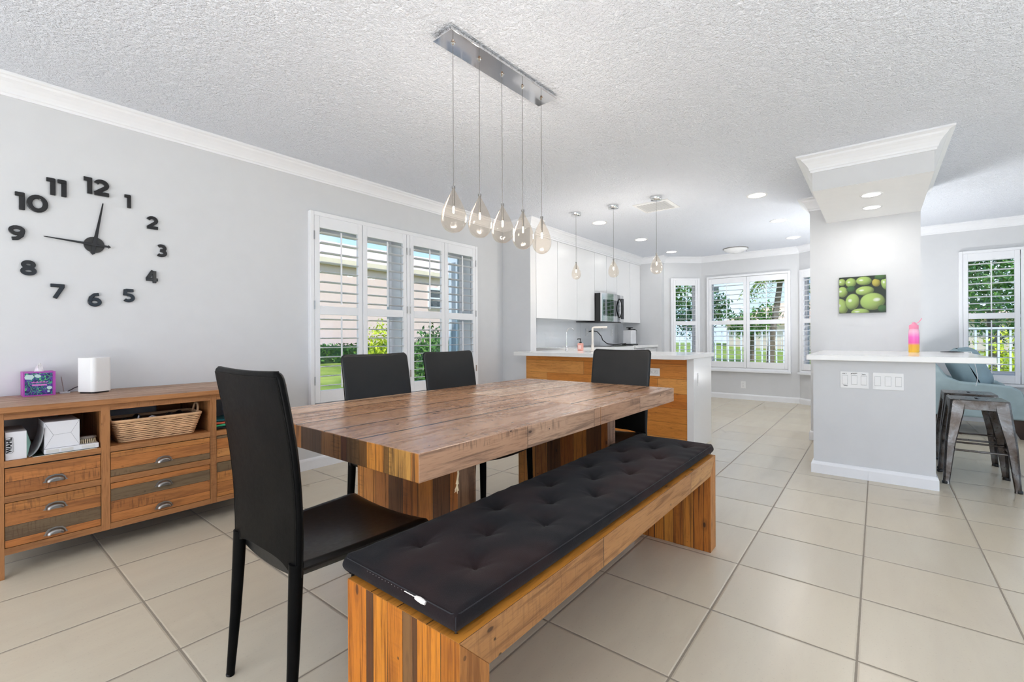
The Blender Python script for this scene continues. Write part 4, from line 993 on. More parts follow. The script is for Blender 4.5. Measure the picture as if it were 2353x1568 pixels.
m = MB(); m.grid(mwf, 20, 2); m.grid(lambda u, v: (6.215+.75*u, 3.262, 1.312+.43*v), 20, 2, flip=True)
for vv, fz in ((0, 1.312), (1, 1.742)): m.grid(lambda u, v: (6.215+.75*u, 3.262-(.022+.020*math.sin(PI*u))*v, fz), 20, 1, flip=vv == 0)
for uu in (0, 1): m.add([(6.215+.75*uu, 3.262, 1.312), (6.215+.75*uu, 3.24, 1.312), (6.215+.75*uu, 3.24, 1.742), (6.215+.75*uu, 3.262, 1.742)], [(0, 1, 2, 3) if uu else (3, 2, 1, 0)])
dr = m.build('door', STM, T)
m = MB(); m.grid(lambda u, v: (6.255+.50*u, 3.2385-.020*math.sin(PI*(6.255+.5*u-6.215)/.75), 1.40+.245*v), 14, 2); m.build('door_window', plain('dark_mirror_glass', (.25, .26, .27, 1), .04, 1), dr)
m = MB(); m.tube([(6.79+.0*i, 3.222-.05*math.sin(PI*i/12), 1.375+.31*i/12) for i in range(13)], .011, 10); m.build('handle', BLACKP, dr)
m = MB(); m.box(6.87, 6.95, 3.226, 3.2385, 1.36, 1.69); m.build('control_panel', plain('control_black', lin(40, 42, 44), .2), T)
m = MB(); m.box(6.22, 6.96, 3.28, 3.69, 1.304, 1.3118); m.build('vent_grille', BLACKP, T)
T = thing('soap_bottle', (4.852, 2.818, .908), 'pink soap bottle with black pump on the peninsula counter', 'bottle')
m = MB(); m.box(4.83, 4.874, 2.786, 2.850, .908, 1.0); m.build('body', plain('pink_soap', lin(236, 170, 158), .15), T, bevel=.008, seg=3)
m = MB(); m.box(4.8292, 4.83, 2.798, 2.838, .93, .975); m.build('label_patch', plain('pale_label', lin(246, 214, 206), .5), T)
m = MB(); m.tube([(4.852, 2.818, 1.0), (4.852, 2.818, 1.018)], .014, 12); m.tube([(4.852, 2.818, 1.018), (4.852, 2.818, 1.05)], .005, 8); m.tube([(4.852, 2.812, 1.052), (4.852, 2.856, 1.052), (4.852, 2.862, 1.045)], .006, 8); m.build('pump', BLACKP, T)
T = thing('water_filter_tap', (4.77, 2.97, .908), 'slim chrome gooseneck tap at the peninsula end near the stub wall', 'tap')
m = MB(); m.lathe([(.02, .908), (.02, .914), (.012, .92), (.011, .965)], (4.77, 2.965, 0), 16); m.build('base', CHROME, T)
m = MB(); pts = [(4.77, 2.965, .96), (4.77, 2.965, 1.13)]+[(4.77, 2.965-.055+.055*math.cos(a), 1.13+.055*math.sin(a)) for a in [PI*i/10*.85 for i in range(1, 11)]]; m.tube(pts, .006, 10); m.build('spout', CHROME, T)
m = MB(); m.tube([(4.77, 2.965, .945), (4.77, 3.01, .955)], .005, 8); m.build('lever', CHROME, T)
T = thing('kitchen_faucet', (4.92, 2.69, .908), 'tall right-angled cream-coloured sink faucet on the peninsula', 'faucet')
CRM = plain('cream_enamel', lin(232, 226, 218), .25)
m = MB(); m.lathe([(.028, .908), (.028, .915), (.018, .92), (.016, .99)], (4.92, 2.69, 0), 18); m.build('base', CRM, T)
m = MB(); m.tube([(4.92, 2.69, .98), (4.92, 2.69, 1.17), (4.922, 2.685, 1.185), (4.925, 2.67, 1.19), (4.99, 2.53, 1.19)], [.012, .012, .012, .012, .013], 12); m.build('spout', CRM, T)
m = MB(); m.tube([(4.965, 2.585, 1.18), (4.965, 2.585, 1.172)], .01, 10); m.build('aerator', PEWT, T)
T = thing('sink', (4.78, 2.5, .9), 'undermount steel sink set in the peninsula counter', 'sink')
m = MB(); m.box(4.62, 4.86, 2.3, 2.62, .9082, .9088); m.build('basin', plain('sink_steel', (.4, .4, .41, 1), .3, 1), T)
T = thing('coffee_grinder', (7.62, 3.42, .93), 'white and chrome coffee grinder with black lid beside the end wall', 'coffee grinder')
m = MB(); m.box(7.50, 7.70, 3.34, 3.50, .945, 1.19); m.build('housing', plain('pearl_white_metal', lin(232, 232, 234), .2), T, bevel=.012, seg=3)
m = MB(); m.box(7.48, 7.76, 3.33, 3.51, .93, .945); m.build('base', BLACKP, T, bevel=.004)
m = MB(); m.lathe([(.05, 1.19), (.05, 1.2), (.02, 1.205), (.02, 1.22), (.06, 1.228), (.06, 1.24), (0, 1.243)], (7.6, 3.42, 0), 20); m.build('lid', BLACKP, T)
m = MB(); m.hull8([(7.70, 3.36, 1.04), (7.73, 3.36, 1.04), (7.73, 3.48, 1.04), (7.70, 3.48, 1.04)], [(7.70, 3.36, 1.21), (7.76, 3.36, 1.19), (7.76, 3.48, 1.19), (7.70, 3.48, 1.21)]); m.build('spout_head', BLACKP, T)
m = MB(); m.box(7.70, 7.75, 3.38, 3.46, .945, 1.0); m.build('cup_rest', CHROME, T, bevel=.004)
m = MB(); m.tube([(6.6, 3.675, 1.16), (6.65, 3.64, 1.175), (6.74, 3.6, 1.16), (6.80, 3.56, 1.09), (6.82, 3.54, 1.02), (6.90, 3.50, .96), (7.1, 3.45, .942), (7.3, 3.44, .95), (7.49, 3.44, .955)], .008, 8)
tag(m.build('power_cord', BLACKP), 'black power cord curving from the backsplash outlet to the coffee grinder', 'cord')

# ------------------------------------------------------------------ picture, bottle and cable on the bar
def artwork():
    W_, H_ = 150, 124; me = bpy.data.meshes.new('printed_canvas_face')
    y0, y1, z0, z1 = .295, -.066, 1.299, 1.655
    fruits = [(.06, .86, .09, .10, 0, 0), (.26, .84, .12, .13, .1, 0), (.54, .87, .17, .12, -.05, 0), (.80, .80, .09, .11, .2, 1), (.99, .78, .09, .18, .1, 0), (.07, .59, .12, .15, 0, 0), (.56, .60, .20, .125, .08, 0), (.05, .20, .14, .22, .3, 0), (.29, .31, .155, .225, -.1, 0), (.72, .30, .265, .235, .12, 0), (.46, .02, .2, .10, 0, 0), (.93, .10, .10, .1, 0, 2), (.9, .95, .14, .08, 0, 2), (.26, .66, .1, .09, 0, 2)]
    vs = []; cs = []
    for j in range(H_+1):
        for i in range(W_+1):
            u, v = i/W_, j/H_; vs.append((5.5955, y0+(y1-y0)*u, z0+(z1-z0)*v))
            c = [.012, .022, .010]; best = -1
            for k, (fx, fy, rx, ry, ro, ty) in enumerate(fruits):
                dx_, dy_ = u-fx, v-fy; a = dx_*math.cos(ro)+dy_*math.sin(ro); b = -dx_*math.sin(ro)+dy_*math.cos(ro); q = (a/rx)**2+(b/ry)**2
                if q < 1 and k >= best:
                    best = k; n = math.sqrt(1-q); l = max(0, .35*(-a/rx)+.45*(b/ry)+.75*n)
                    base = ((.36, .50, .13), (.42, .36, .06), (.05, .12, .03))[ty]
                    tint = .12*math.sin(u*14+k)+.08*math.sin(v*22+k*2)
                    c = [base[0]*(.3+.85*l)+tint*.05, base[1]*(.3+.85*l), base[2]*(.3+.85*l)]
                    hh = (a/rx-.35*(1 if k == 9 else -1))**2*9+(b/ry-.15)**2*16
                    if ty == 0 and hh < 1: c = [x+(.8-x)*(1-hh)*.75 for x in c]
                    if q > .9: c = [x*.55 for x in c]
            cs.append((max(0, c[0]), max(0, c[1]), max(0, c[2]), 1))
    w = W_+1; me.from_pydata(vs, [], [(j*w+i, j*w+i+1, (j+1)*w+i+1, (j+1)*w+i) for j in range(H_) for i in range(W_)])
    at = me.color_attributes.new('print', 'FLOAT_COLOR', 'POINT')
    for i, c in enumerate(cs): at.data[i].color = c
    t = NT('fruit_photo_print'); a = t.n('Attribute'); a.attribute_name = 'print'; me.materials.append(t.pbr(a.outputs['Color'], .35, 0, .4)); return me
T = thing('canvas_picture', (5.61, .115, 1.3), 'unframed canvas photo of green fruit hanging on the pillar', 'picture')
m = MB(); m.box(5.596, 5.619, -.066, .295, 1.299, 1.655); m.build('canvas_edge', plain('canvas_edge_dark', lin(52, 66, 40), .7, var=.3), T)
me = artwork(); f_ = bpy.data.objects.new('printed_face', me); COL.objects.link(f_); f_.parent = T; me.transform(Matrix.Translation((-5.61, -.115, -1.3)))
def mat_bottle():
    t = NT('pink_yellow_bottle'); z = t.sep(t.co())[2]
    col = t.ramp(t.M('DIVIDE', z, .24), [(0, lin(255, 205, 70)), (.26, lin(255, 190, 80)), (.34, lin(255, 110, 190)), (.55, lin(255, 120, 205)), (.75, lin(255, 190, 215)), (1, lin(250, 170, 190))])
    return t.pbr(col, .15, 0, .5)
T = thing('water_bottle', (5.3, -.249, .93), 'pink to yellow ombre water bottle with straw lid on the bar top', 'bottle')
BX, BYY = 5.3, -.249
m = MB(); m.lathe([(.034, .93), (.037, .935), (.037, 1.10), (.034, 1.125), (.03, 1.135)], (BX, BYY, 0), 24); m.build('body', mat_bottle(), T)
PK = plain('pink_lid', lin(248, 150, 180), .4)
m = MB(); m.lathe([(.033, 1.135), (.033, 1.165), (.022, 1.172), (.012, 1.18), (.012, 1.19), (0, 1.192)], (BX, BYY, 0), 24); m.build('lid', PK, T)
m = MB(); m.tube([(BX, BYY-.01, 1.175), (BX, BYY-.03, 1.19), (BX, BYY-.045, 1.21), (BX, BYY-.052, 1.225)], .003, 8); m.build('straw', PK, T)
m = MB(); m.tube([(5.32, -.42, .936), (5.30, -.5, .937), (5.31, -.56, .936)], [.004, .009, .004], 8, squash=(1, .6))
tag(m.build('pen', BLACKP), 'dark pen-like item lying on the bar top right of the bottle', 'pen')
m = MB(); m.tube([(5.35, -.5, .934), (5.36, -.56, .936), (5.30, -.605, .938), (5.28, -.612, .90), (5.28, -.63, .8), (5.29, -.64, .72), (5.30, -.63, .66)], .0025, 8)
tag(m.build('charging_cable', WHITEPL), 'thin white charging cable draped over the bar top edge', 'cable')

# ------------------------------------------------------------------ metal stools
def mat_gun():
    t = NT('gunmetal_patina'); c = t.co(); n = t.noise(c, 6, 5, .65, .6); n2 = t.noise(c, 50, 3)
    col = t.ramp(n, [(.32, (.05, .03, .018, 1)), (.5, (.11, .095, .085, 1)), (.7, (.22, .22, .22, 1))])
    return t.pbr(col, t.M('ADD', .2, t.M('MULTIPLY', n2, .2)), 1)
GUN = mat_gun()
def make_stool(label):
    T = thing('metal_stool', (0, 0, 0), label, 'stool', 'gunmetal counter stools under the bar overhang')
    H = .615; a = .152; b = .195
    m = MB(); pl = rrect(0, 0, a, a, .03, 5)
    m.prism(pl, lambda u, v, d: (u, v, d), H-.028, H-.003)
    m.build('seat', GUN, T, bevel=.006, seg=3, local=True)
    m = MB(); m.box(-.04, .04, -.008, .008, H-.004, H-.0015); m.build('grip_hole', plain('grip_hole_dark', lin(12, 12, 12), .9), T, bevel=.003, local=True)
    for sx, sy in ((1, 1), (1, -1), (-1, 1), (-1, -1)):
        m = MB(); t_ = .003
        # L-section leg: wide at the top, narrow at the foot
        def L_leg(z, w, cx):
            return [(sx*cx, sy*(cx-w), z), (sx*cx, sy*(cx-.012), z), (sx*(cx-.012), sy*cx, z), (sx*(cx-w), sy*cx, z)]
        rings = [L_leg(H-.012, .075, a-.001), L_leg(H-.10, .072, a+.008), L_leg(.3, .05, a+.030), L_leg(.02, .030, b+.0), L_leg(.0, .034, b+.003)]
        out = [p for r_ in rings for p in r_]
        inn = [(p[0]-sx*.006, p[1]-sy*.006, p[2]) for p in out]
        m.add(out, [(r_*4+i, r_*4+i+1, (r_+1)*4+i+1, (r_+1)*4+i) for r_ in range(4) for i in range(3)])
        m.add(inn, [(r_*4+i, (r_+1)*4+i, (r_+1)*4+i+1, r_*4+i+1) for r_ in range(4) for i in range(3)])
        K = len(out)
        for r_ in range(4):
            for i in (0, 3): m.add([out[r_*4+i], out[(r_+1)*4+i], inn[(r_+1)*4+i], inn[r_*4+i]], [(0, 1, 2, 3)])
        m.build('leg', GUN, T, local=True)
        m = MB(); m.lathe([(.016, 0), (.018, .002), (.018, .016), (.014, .02)], (sx*(b-.012), sy*(b-.012), 0), 12); m.build('foot_cap', BLACKP, T, local=True)
    m = MB()
    for s in (-1, 1):
        m.tube([(-.165, s*.165, .24), (.165, s*.165, .24)], .007, 8); m.tube([(s*.165, -.165, .25), (s*.165, .165, .25)], .007, 8)
    m.build('stretcher', GUN, T, local=True)
    m = MB()
    for s in (-1, 1):
        m.box(-a+.03, a-.03, s*(a-.002)-.003, s*(a-.002)+.003, H-.07, H-.02); m.box(s*(a-.002)-.003, s*(a-.002)+.003, -a+.03, a-.03, H-.07, H-.02)
    m.build('apron', GUN, T, local=True)
    m = MB(); m.tube([(-.15, -.15, H-.06), (.15, .15, H-.06)], .006, 8); m.tube([(-.15, .15, H-.055), (.15, -.15, H-.055)], .006, 8); m.build('cross_brace', GUN, T, local=True)
    return T
ST = make_stool('worn gunmetal stool under the bar overhang, the one nearer the dining bench'); ST.location = (4.745, -.566, 0)
dup(ST, (5.215, -.575, 0), 0, 'worn gunmetal stool under the bar overhang, the one partly hidden behind the other')

# ------------------------------------------------------------------ armchair and basket in the sitting room
BLUE = plain('pale_blue_upholstery', lin(160, 178, 182), .85, spec=.2, var=.07, bump=.2, bscale=160)
BLUE2 = plain('blue_velvet_cushion', lin(142, 164, 172), .7, spec=.3, var=.1, bump=.3, bscale=24)
WALN = plain('dark_walnut_leg', lin(58, 40, 30), .4, var=.1)
T = thing('armchair', (7.25, -.8, 0), 'pale blue upholstered armchair with loose back cushion behind the stools', 'armchair')
m = MB()
m.box(6.98, 7.62, -1.14, -.42, .20, .40); m.build('seat_base', BLUE, T, bevel=.03, seg=3)
for x, nm in ((6.86, 'arm'), (7.62, 'arm')):
    m = MB(); pl = [(-.36, .20), (-.36, .80), (-.50, .78), (-.60, .62), (-.70, .575), (-.90, .56), (-1.08, .545), (-1.15, .50), (-1.185, .40), (-1.19, .20)]
    m.prism(pl, lambda u, v, d: (d, u, v), x, x+.12); m.build(nm, BLUE, T, bevel=.02, seg=3)
m = MB(); pl = [(-.30, .20), (-.22, .84), (-.34, .86), (-.44, .22)]; m.prism(pl, lambda u, v, d: (d, u, v), 6.90, 7.70); m.build('backrest', BLUE, T, bevel=.03, seg=3)
m = MB(); m.box(7.0, 7.60, -1.15, -.5, .40, .50); m.build('seat_cushion', BLUE, T, bevel=.04, seg=3)
def pillow(cx, cy, cz, hx, hy, hz, M):
    mb = MB()
    for sg in (-1, 1):
        mb.grid(lambda u, v: tuple(M @ Vector((hx*(2*u-1)*(1-.08*(2*v-1)**2), sg*hy*((1-(2*u-1)**4)*(1-(2*v-1)**4))**.5+.006*math.sin(u*9+v*5)*sg, hz*(2*v-1)*(1-.08*(2*u-1)**2)))), 20, 20, flip=sg > 0)
    return mb
MP = Matrix.Translation((7.28, -.80, .70)) @ Matrix.Rotation(math.radians(-24), 4, 'X')
pillow(0, 0, 0, .29, .15, .25, MP).build('back_cushion', BLUE2, T)
for x in (6.93, 7.66):
    for y, yy in ((-.42, -.70), (-1.1, -1.16)):
        m = MB(); m.hull8([(x-.015, yy-.015, 0), (x+.015, yy-.015, 0), (x+.015, yy+.015, 0), (x-.015, yy+.015, 0)], [(x-.03, y-.1, .2), (x+.03, y-.1, .2), (x+.03, y+.05, .2), (x-.03, y+.05, .2)]); m.build('leg', WALN, T)
T = thing('woven_pouf', (6.75, -1.36, 0), 'round grey woven basket on the floor at the armchair front', 'basket')
m = MB()
for k in range(9):
    q = k/8; m.tube([((.11+.03*math.sin(PI*q))*math.cos(2*PI*i/24)+6.75, (.11+.03*math.sin(PI*q))*math.sin(2*PI*i/24)-1.36, .014+.2*q) for i in range(25)], .0135, 6, caps=False)
m.build('woven_side', plain('grey_weave', lin(150, 146, 142), .85, var=.2, bump=.5, bscale=200), T)
T = thing('side_table', (7.0, -1.75, 0), 'small side table with dark items beside the armchair', 'table')
m = MB(); m.box(6.75, 7.35, -1.95, -1.27, .50, .53); m.build('top', plain('black_table_top', lin(40, 40, 44), .2), T, bevel=.004)
for x in (6.78, 7.32):
    for y in (-1.92, -1.30):
        m = MB(); m.box(x-.012, x+.012, y-.012, y+.012, 0, .5); m.build('leg', BLACKP, T)

#OUTDOORS
# ------------------------------------------------------------------ outdoors
def mat_grass():
    t = NT('lawn_grass'); c = t.co(); n = t.noise(c, 1.1, 4, .6); n2 = t.noise(c, 30, 3)
    col = t.ramp(n, [(.35, lin(104, 124, 50)), (.5, lin(142, 156, 70)), (.65, lin(170, 176, 88))])
    col = t.mix(t.M('MULTIPLY', n2, .45), col, lin(74, 104, 36)); return t.pbr(col, .9, 0, .1)
GR = mat_grass()
m = MB(); m.add([(-40, 4.05, -.3), (60, 4.05, -.3), (60, 9, -.15), (-40, 9, -.15), (60, 15.5, .25), (-40, 15.5, .25), (60, 60, .4), (-40, 60, .4)], [(0, 1, 2, 3), (3, 2, 4, 5), (5, 4, 6, 7)])
m.add([(8.9, -40, -.25), (8.9, 4.05, -.25), (80, 4.05, -.25), (80, -40, -.25)], [(0, 3, 2, 1)])
m.add([(-40, -40, -.25), (8.9, -40, -.25), (8.9, -4.9, -.25), (-40, -4.9, -.25)], [(0, 1, 2, 3)])
m.add([(-40, -4.9, -.25), (-3.9, -4.9, -.25), (-3.9, 4.05, -.25), (-40, 4.05, -.25)], [(0, 1, 2, 3)])
struct(m.build('ground_lawn', GR))
PAT = plain('patio_concrete', lin(205, 200, 192), .8, var=.05)
m = MB(); m.box(-12, -3.9, -12, 6, -.2, -.03); m.box(-3.9, 8, -12, -4.9, -.2, -.03); struct(m.build('ground_patio', PAT))
def leaf_mat(name, c1, c2, c3):
    t = NT(name); g = t.n('NewGeometry'); w = t.white(t.vec(t.M('MULTIPLY', t.sep(g.outputs['Position'])[0], 9.), t.M('MULTIPLY', t.sep(g.outputs['Position'])[1], 9.), t.M('MULTIPLY', t.sep(g.outputs['Position'])[2], 9.)))
    n = t.noise(t.co(), 3, 3); col = t.ramp(t.M('ADD', t.M('MULTIPLY', n, .8), t.M('MULTIPLY', w, .2)), [(.3, c1), (.5, c2), (.7, c3)]); return t.pbr(col, .6, 0, .3)
LG = leaf_mat('leaf_green', lin(40, 84, 34), lin(76, 124, 48), lin(132, 170, 72)); LD = leaf_mat('leaf_dark', lin(30, 62, 34), lin(52, 94, 46), lin(96, 134, 66)); LY = leaf_mat('leaf_yellow', lin(110, 150, 30), lin(200, 210, 40), lin(236, 236, 80))
LY2 = leaf_mat('palm_green', lin(90, 110, 40), lin(140, 160, 66), lin(180, 190, 96))
BARK = plain('bark', lin(120, 104, 88), .9, var=.25, bump=.6, bscale=30)
def leaves(mb, c, r, n, s, squash=(1, 1, 1)):
    for i in range(n):
        while True:
            p = Vector((R.uniform(-1, 1), R.uniform(-1, 1), R.uniform(-1, 1)))
            if .2 < p.length < 1: break
        p = p*(.6+.4*R.random()); p = Vector((p.x*r*squash[0], p.y*r*squash[1], p.z*r*squash[2]))+Vector(c)
        a = Vector((R.uniform(-1, 1), R.uniform(-1, 1), R.uniform(-1, 1))).normalized(); b = a.cross(Vector((R.uniform(-1, 1), R.uniform(-1, 1), 1))).normalized()
        L = s*R.uniform(.6, 1.3); mb.add([p-a*L, p+b*L*.4, p+a*L, p-b*L*.4], [(0, 1, 2, 3)])
def tree(name, x, y, zb, h, cr, mat, label, n=1500, s=.12, lobes=7, cat='tree'):
    T = thing(name, (x, y, zb), label, cat, 'trees and shrubs outside')
    m = MB(); m.tube([(x, y, zb), (x+.1, y, zb+h*.4), (x-.05, y+.1, zb+h*.75)], [.16, .12, .05], 10); m.build('trunk', BARK, T)
    m = MB()
    for i in range(lobes):
        a = 2*PI*i/lobes; rr = cr*.55 if i else 0
        leaves(m, (x+rr*math.cos(a), y+rr*math.sin(a), zb+h*.72+R.uniform(-.25, .3)*cr), cr*.62, n//lobes, s)
    m.build('crown', mat, T); return T
def bush(x, y, zb, rx, ry, rz, mat, label, n=700, s=.06, grp='trees and shrubs outside', nm='shrub'):
    m = MB(); leaves(m, (x, y, zb+rz*.8), 1, n, s, (rx, ry, rz)); 
    leaves(m, (x, y, zb+rz*.5), 1, n//2, s, (rx*.8, ry*.8, rz*.6))
    T = thing(nm, (x, y, zb), label, 'shrub', grp); m.build('foliage', mat, T)
    m = MB(); m.tube([(x, y, zb-.1), (x, y, zb+rz)], [.03, .015], 6); m.build('stem', BARK, T); return T
# neighbour house seen from the dining window
PINK = plain('pink_stucco', lin(238, 208, 196), .9, var=.03); ROOF = None
def mat_roof():
    t = NT('pale_roof_tiles'); x = t.sep(t.co()); f = t.M('FRACT', t.M('MULTIPLY', x[1], 2.6)); g = t.M('SINE', t.M('MULTIPLY', x[0], 22.))
    n = t.noise(t.co(), 3, 3); col = t.ramp(n, [(.3, lin(232, 190, 174)), (.6, lin(246, 220, 208)), (.8, lin(228, 178, 160))])
    col = t.mix(t.M('MULTIPLY', t.smooth(f, .12, .0), .5), col, lin(150, 96, 74)); return t.pbr(col, .85, 0, .2, t.bump(t.M('ADD', f, t.M('MULTIPLY', g, .4)), .5, .05))
ROOF = mat_roof()
T = thing('neighbour_house', (10, 18, .2), 'pink stucco neighbouring house with pale tiled roof beyond the lawn', 'house')
m = MB(); m.box(3.6, 24, 15.55, 24, .1, 4.0); m.build('wall', PINK, T)
m = MB(); m.add([(3.0, 15.4, 3.95), (24.6, 15.4, 3.95), (24.6, 24.6, 3.95), (3.0, 24.6, 3.95), (7.5, 20, 5.6), (20, 20, 5.6)], [(0, 1, 5, 4), (1, 2, 5), (2, 3, 4, 5), (3, 0, 4), (3, 2, 1, 0)]); m.build('roof', ROOF, T)
m = MB(); m.box(3.0, 24.6, 15.36, 15.42, 3.72, 3.97); m.build('fascia', plain('cream_fascia', lin(236, 216, 188), .7), T)
wn = MB(); wn.box(13.55, 14.3, 15.5, 15.57, 2.45, 3.2); w_ = wn.build('window', plain('neighbour_window_dark', lin(70, 74, 76), .1), T)
m = MB()
for a, b, c, d in ((13.45, 13.55, 2.35, 3.3), (14.3, 14.4, 2.35, 3.3), (13.55, 14.3, 2.35, 2.45), (13.55, 14.3, 3.2, 3.3), (13.55, 14.3, 2.8, 2.86)): m.box(a, b, 15.48, 15.55, c, d)
m.build('window_surround', TRIM, w_)
T = thing('clipped_hedge', (8, 15, .2), 'long clipped green hedge at the foot of the pink house', 'hedge')
m = MB(); leaves(m, (0, 0, 0), 1, 10, .1)
m = MB()
for i in range(5200):
    x = R.uniform(2, 17); p = Vector((x, 14.85+R.uniform(-.25, .25), .25+R.uniform(0, .62))); a = Vector((R.uniform(-1, 1), R.uniform(-1, 1), R.uniform(-1, 1))).normalized(); b = a.cross(Vector((R.uniform(-1, 1), .3, 1))).normalized(); L = R.uniform(.05, .1)
    m.add([p-a*L, p+b*L*.5, p+a*L, p-b*L*.5], [(0, 1, 2, 3)])
m.build('foliage', LG, T)
m = MB(); m.box(2, 17, 14.68, 15.02, .2, .8); m.build('inner_growth', plain('hedge_core_green', lin(40, 70, 30), .9, var=.3), T)
bush(6.35, 9.0, -.15, .62, .5, .95, LY, 'bright yellow-green shrub on the lawn outside the dining window', 1100, .06)
bush(5.50, 6.35, -.2, .50, .4, .88, LG, 'dense green shrub close outside the dining window', 1600, .05)
bush(6.25, 7.1, -.2, .55, .5, .9, LD, 'darker green shrub next to the one outside the dining window', 1300, .05)
tree('shade_tree', 15.2, 27.5, .2, 8.0, 1.5, LD, 'feathery dark tree rising behind the pink house roof corner', 1500, .16)
# own wall wing with curtained window, outside the dining window
T = thing('house_wing', (5.0, 4.6, -.2), 'white outer wall wing with a grey curtained window', 'building')
m = MB(); m.box(4.60, 4.8, 3.92, 4.86, -.3, 2.9); m.build('wall', plain('white_stucco', lin(236, 238, 242), .9, var=.02), T)
m = MB(); m.box(4.585, 4.599, 4.56, 4.80, .2, 2.15); w_ = m.build('window', plain('curtain_grey', lin(150, 156, 164), .6, var=.15), T)
m = MB()
for i in range(3): m.box(4.575, 4.59, 4.56+i*.115-.012+.005, 4.56+i*.115+.012, .2, 2.15)
m.build('muntin', TRIM, w_)
# garden beyond the bay and the sitting room
def picket(x, y0, y1, z0, z1, label, sp=.11, axis='y'):
    T = thing('picket_railing', (x, (y0+y1)/2, z0), label, 'railing', 'white railings outside')
    m = MB(); n = int((y1-y0)/sp)
    for i in range(n+1):
        y = y0+sp*i; m.box(x-.012, x+.012, y-.012, y+.012, z0, z1-.03)
    m.build('pickets', TRIM, T)
    m = MB(); m.box(x-.025, x+.025, y0, y1, z1-.03, z1); m.box(x-.02, x+.02, y0, y1, z0+.05, z0+.09); m.build('rail', TRIM, T)
    return T
picket(10.6, -3.6, 5.0, -.2, 1.2, 'white picket railing on the terrace beyond the bay windows', .13)
m = MB(); m.box(8.85, 10.8, -4, 5.2, -.28, -.12); tag(m.build('terrace_slab', PAT), 'pale concrete terrace outside the bay windows', 'terrace')
picket(42, -10, 32, -.25, 1.15, 'distant white fence across the lawn beyond the bay', .5)
T = thing('far_house', (36, 8, 0), 'distant low house with tan roof behind the white fence', 'house')
m = MB(); m.box(50, 62, -8, 12, -.2, 2.3); m.build('wall', plain('far_cream_wall', lin(226, 206, 190), .9), T)
m = MB(); m.add([(49.3, -9, 2.3), (62.7, -9, 2.3), (62.7, 13, 2.3), (49.3, 13, 2.3), (56, -4, 4.6), (56, 8, 4.6)], [(0, 3, 5, 4), (3, 2, 5), (2, 1, 4, 5), (1, 0, 4), (0, 1, 2, 3)]); m.build('roof', plain('tan_roof', lin(232, 190, 160), .9, var=.08), T)
tree('garden_tree', 22, 6.6, -.2, 3.1, 1.5, LD, 'dark leafy tree behind the railing on the kitchen side of the bay', 1600, .12)
tree('garden_tree', 14.5, 5.6, -.2, 4.4, 1.3, LG, 'green tree filling the narrow bay window', 2000, .09)
tree('garden_tree', 26, 5.0, -.2, 2.9, 1.3, LG, 'rounded green tree near the middle of the central bay window', 1300, .12)
tree('garden_tree', 15.0, -2.1, -.2, 2.9, 1.7, LG, 'large bright green tree behind the sitting room window', 3600, .08)
tree('garden_tree', 17.5, -3.0, -.2, 4.6, 2.0, LD, 'dark green tree at the edge of the sitting room window', 3000, .09)
bush(11.6, -2.2, -.2, .9, 1.3, .9, LY, 'yellow-green shrub behind the railing at the sitting room window', 1500, .06)
T = thing('palm_tree', (15.0, 2.3, -.2), 'palm with drooping fronds seen through the pillar side of the bay window', 'palm', 'trees and shrubs outside')
m = MB(); m.tube([(15, 2.45, -.2), (15.1, 2.4, 1.0), (15.05, 2.25, 2.0), (15, 2.15, 2.75)], [.12, .09, .08, .07], 12); m.build('trunk', BARK, T)
m = MB()
for i in range(24):
    a = 2*PI*i/24+R.uniform(-.1, .1); Lf = R.uniform(.8, 1.25); up = R.uniform(.1, .6)
    for s_ in range(20):
        q = s_/20; r_ = Lf*q; z = 2.75+up*math.sin(PI*q*.7)*1.2-1.1*q*q; c = Vector((15+r_*math.cos(a), 2.15+r_*math.sin(a), z))
        for sd in (-1, 1):
            d = Vector((-math.sin(a)*sd+.5*math.cos(a), math.cos(a)*sd+.5*math.sin(a), -.9)).normalized()*(.30*(1-q*.5)); e = Vector((math.cos(a), math.sin(a), 0))*.025
            m.add([c-e, c+e, c+d], [(0, 1, 2)])
m.build('fronds', LY2, T)
T = thing('tower_building', (60, 22, 0), 'distant pale tower with dark window bands beyond the trees', 'building')
m = MB(); m.box(88, 92, 21.5, 26, -.2, 14); m.build('wall', plain('tower_grey', lin(214, 216, 220), .8), T)
m = MB()
for i in range(4): m.box(87.9, 88, 22.4, 24, 4.5+i*2.2, 5.6+i*2.2)
m.build('window_band', plain('tower_window', lin(96, 96, 92), .3), T)

# ------------------------------------------------------------------ light
W = bpy.data.worlds.new('sky'); S.world = W; W.use_nodes = True; nt = W.node_tree; nt.nodes.clear()
o_ = nt.nodes.new('ShaderNodeOutputWorld'); bg = nt.nodes.new('ShaderNodeBackground'); tc = nt.nodes.new('ShaderNodeTexCoord'); sp = nt.nodes.new('ShaderNodeSeparateXYZ')
rp = nt.nodes.new('ShaderNodeValToRGB'); nz = nt.nodes.new('ShaderNodeTexNoise'); r2 = nt.nodes.new('ShaderNodeValToRGB'); mx = nt.nodes.new('ShaderNodeMix'); mx.data_type = 'RGBA'
nt.links.new(tc.outputs['Generated'], sp.inputs[0]); nt.links.new(sp.outputs[2], rp.inputs[0])
for e, (p, c) in zip(rp.color_ramp.elements, ((0, (.56, .76, .98, 1)), (.45, (.24, .46, .9, 1)))): e.position = p; e.color = c
nt.links.new(tc.outputs['Generated'], nz.inputs['Vector']); nz.inputs['Scale'].default_value = 3.2; nz.inputs['Detail'].default_value = 5
nt.links.new(nz.outputs['Fac'], r2.inputs[0]); r2.color_ramp.elements[0].position = .56; r2.color_ramp.elements[1].position = .74
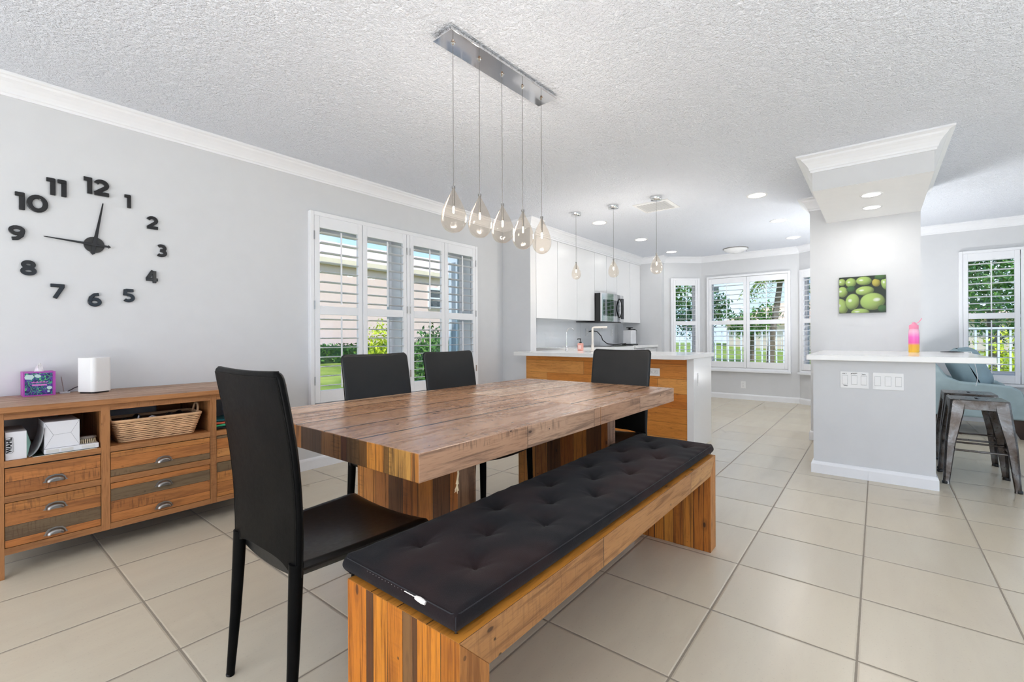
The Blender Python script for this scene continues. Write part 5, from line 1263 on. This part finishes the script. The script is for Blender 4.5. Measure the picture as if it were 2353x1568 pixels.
nt.links.new(r2.outputs[0], mx.inputs[0]); nt.links.new(rp.outputs[0], mx.inputs[6]); mx.inputs[7].default_value = (.95, .97, 1, 1)
nt.links.new(mx.outputs[2], bg.inputs[0]); bg.inputs[1].default_value = LGT['A']; nt.links.new(bg.outputs[0], o_.inputs[0])
sun = bpy.data.lights.new('sun', 'SUN'); sun.energy = 2.56*LGT['A']; sun.angle = math.radians(1.5); sun.color = (1, .96, .9)
so = bpy.data.objects.new('sun', sun); COL.objects.link(so); so.rotation_euler = Vector((.5, .62, -1.0)).to_track_quat('-Z', 'Y').to_euler()
# added unseen fill lights: overhead, upward from low down, and at the rear openings
COOL = (.985, .99, 1)
for (x, y) in ((-1.6, -2.6), (1.4, -2.6), (4.4, -2.8), (-1.8, .8), (-1.6, 2.4)):
    area('overhead_fill', (x, y, 2.45), LGT['B'], .9, color=(.97, .985, 1))  # overhead fill added out of view, no ceiling fixture behind it
area('upward_fill', (-1.1, .5, .4), LGT['C'], .8, rot=(PI, 0, 0), color=COOL)  # upward fill added out of view; no floor lamp stands here
area('upward_fill', (1.3, -2.0, .4), LGT['C'], .8, rot=(PI, 0, 0), color=COOL)
area('upward_fill', (5.2, -2.6, .5), LGT['D'], .8, rot=(PI, 0, 0), color=(.98, .99, 1))
area('upward_fill', (6.65, .33, .5), LGT['K'], .5, rot=(PI, 0, 0), color=(.97, .985, 1))  # fill added behind the pillar to brighten the kitchen ceiling
area('doorway_fill', (-3.45, .6, 1.25), LGT['E'], 5.2, rot=(PI/2, 0, -PI/2), shape='RECTANGLE', sy=2.1, color=(.985, .99, 1))  # fill added inside the rear opening to brighten the room
area('doorway_fill', (.9, -4.45, 1.25), LGT['F'], 5.6, rot=(PI/2, 0, 0), shape='RECTANGLE', sy=2.1, color=(.985, .99, 1))
def point(name, loc, power, r=.02):
    L = bpy.data.lights.new(name, 'POINT'); L.energy = power; L.shadow_soft_size = r; L.color = (1, .965, .92)
    o_ = bpy.data.objects.new(name, L); COL.objects.link(o_); o_.location = loc
for y in (2.671, 2.209, 1.737): point('pendant_lamp', (4.51, y, 1.80), LGT['I'])
for x, y in zip(xs, ys): point('chandelier_lamp', (x, y, 1.665), LGT['J'])

S.view_settings.view_transform = 'Standard'; S.view_settings.look = 'None'; S.view_settings.exposure = .4; S.view_settings.gamma = 1
S.view_settings.use_curve_mapping = False
c = S.cycles
c.use_denoising = True; c.max_bounces = 5; c.diffuse_bounces = 4; c.glossy_bounces = 3; c.transmission_bounces = 3; c.transparent_max_bounces = 14
c.use_adaptive_sampling = True; c.adaptive_threshold = .1; c.adaptive_min_samples = 12
c.caustics_reflective = False; c.caustics_refractive = False; c.sample_clamp_indirect = 6
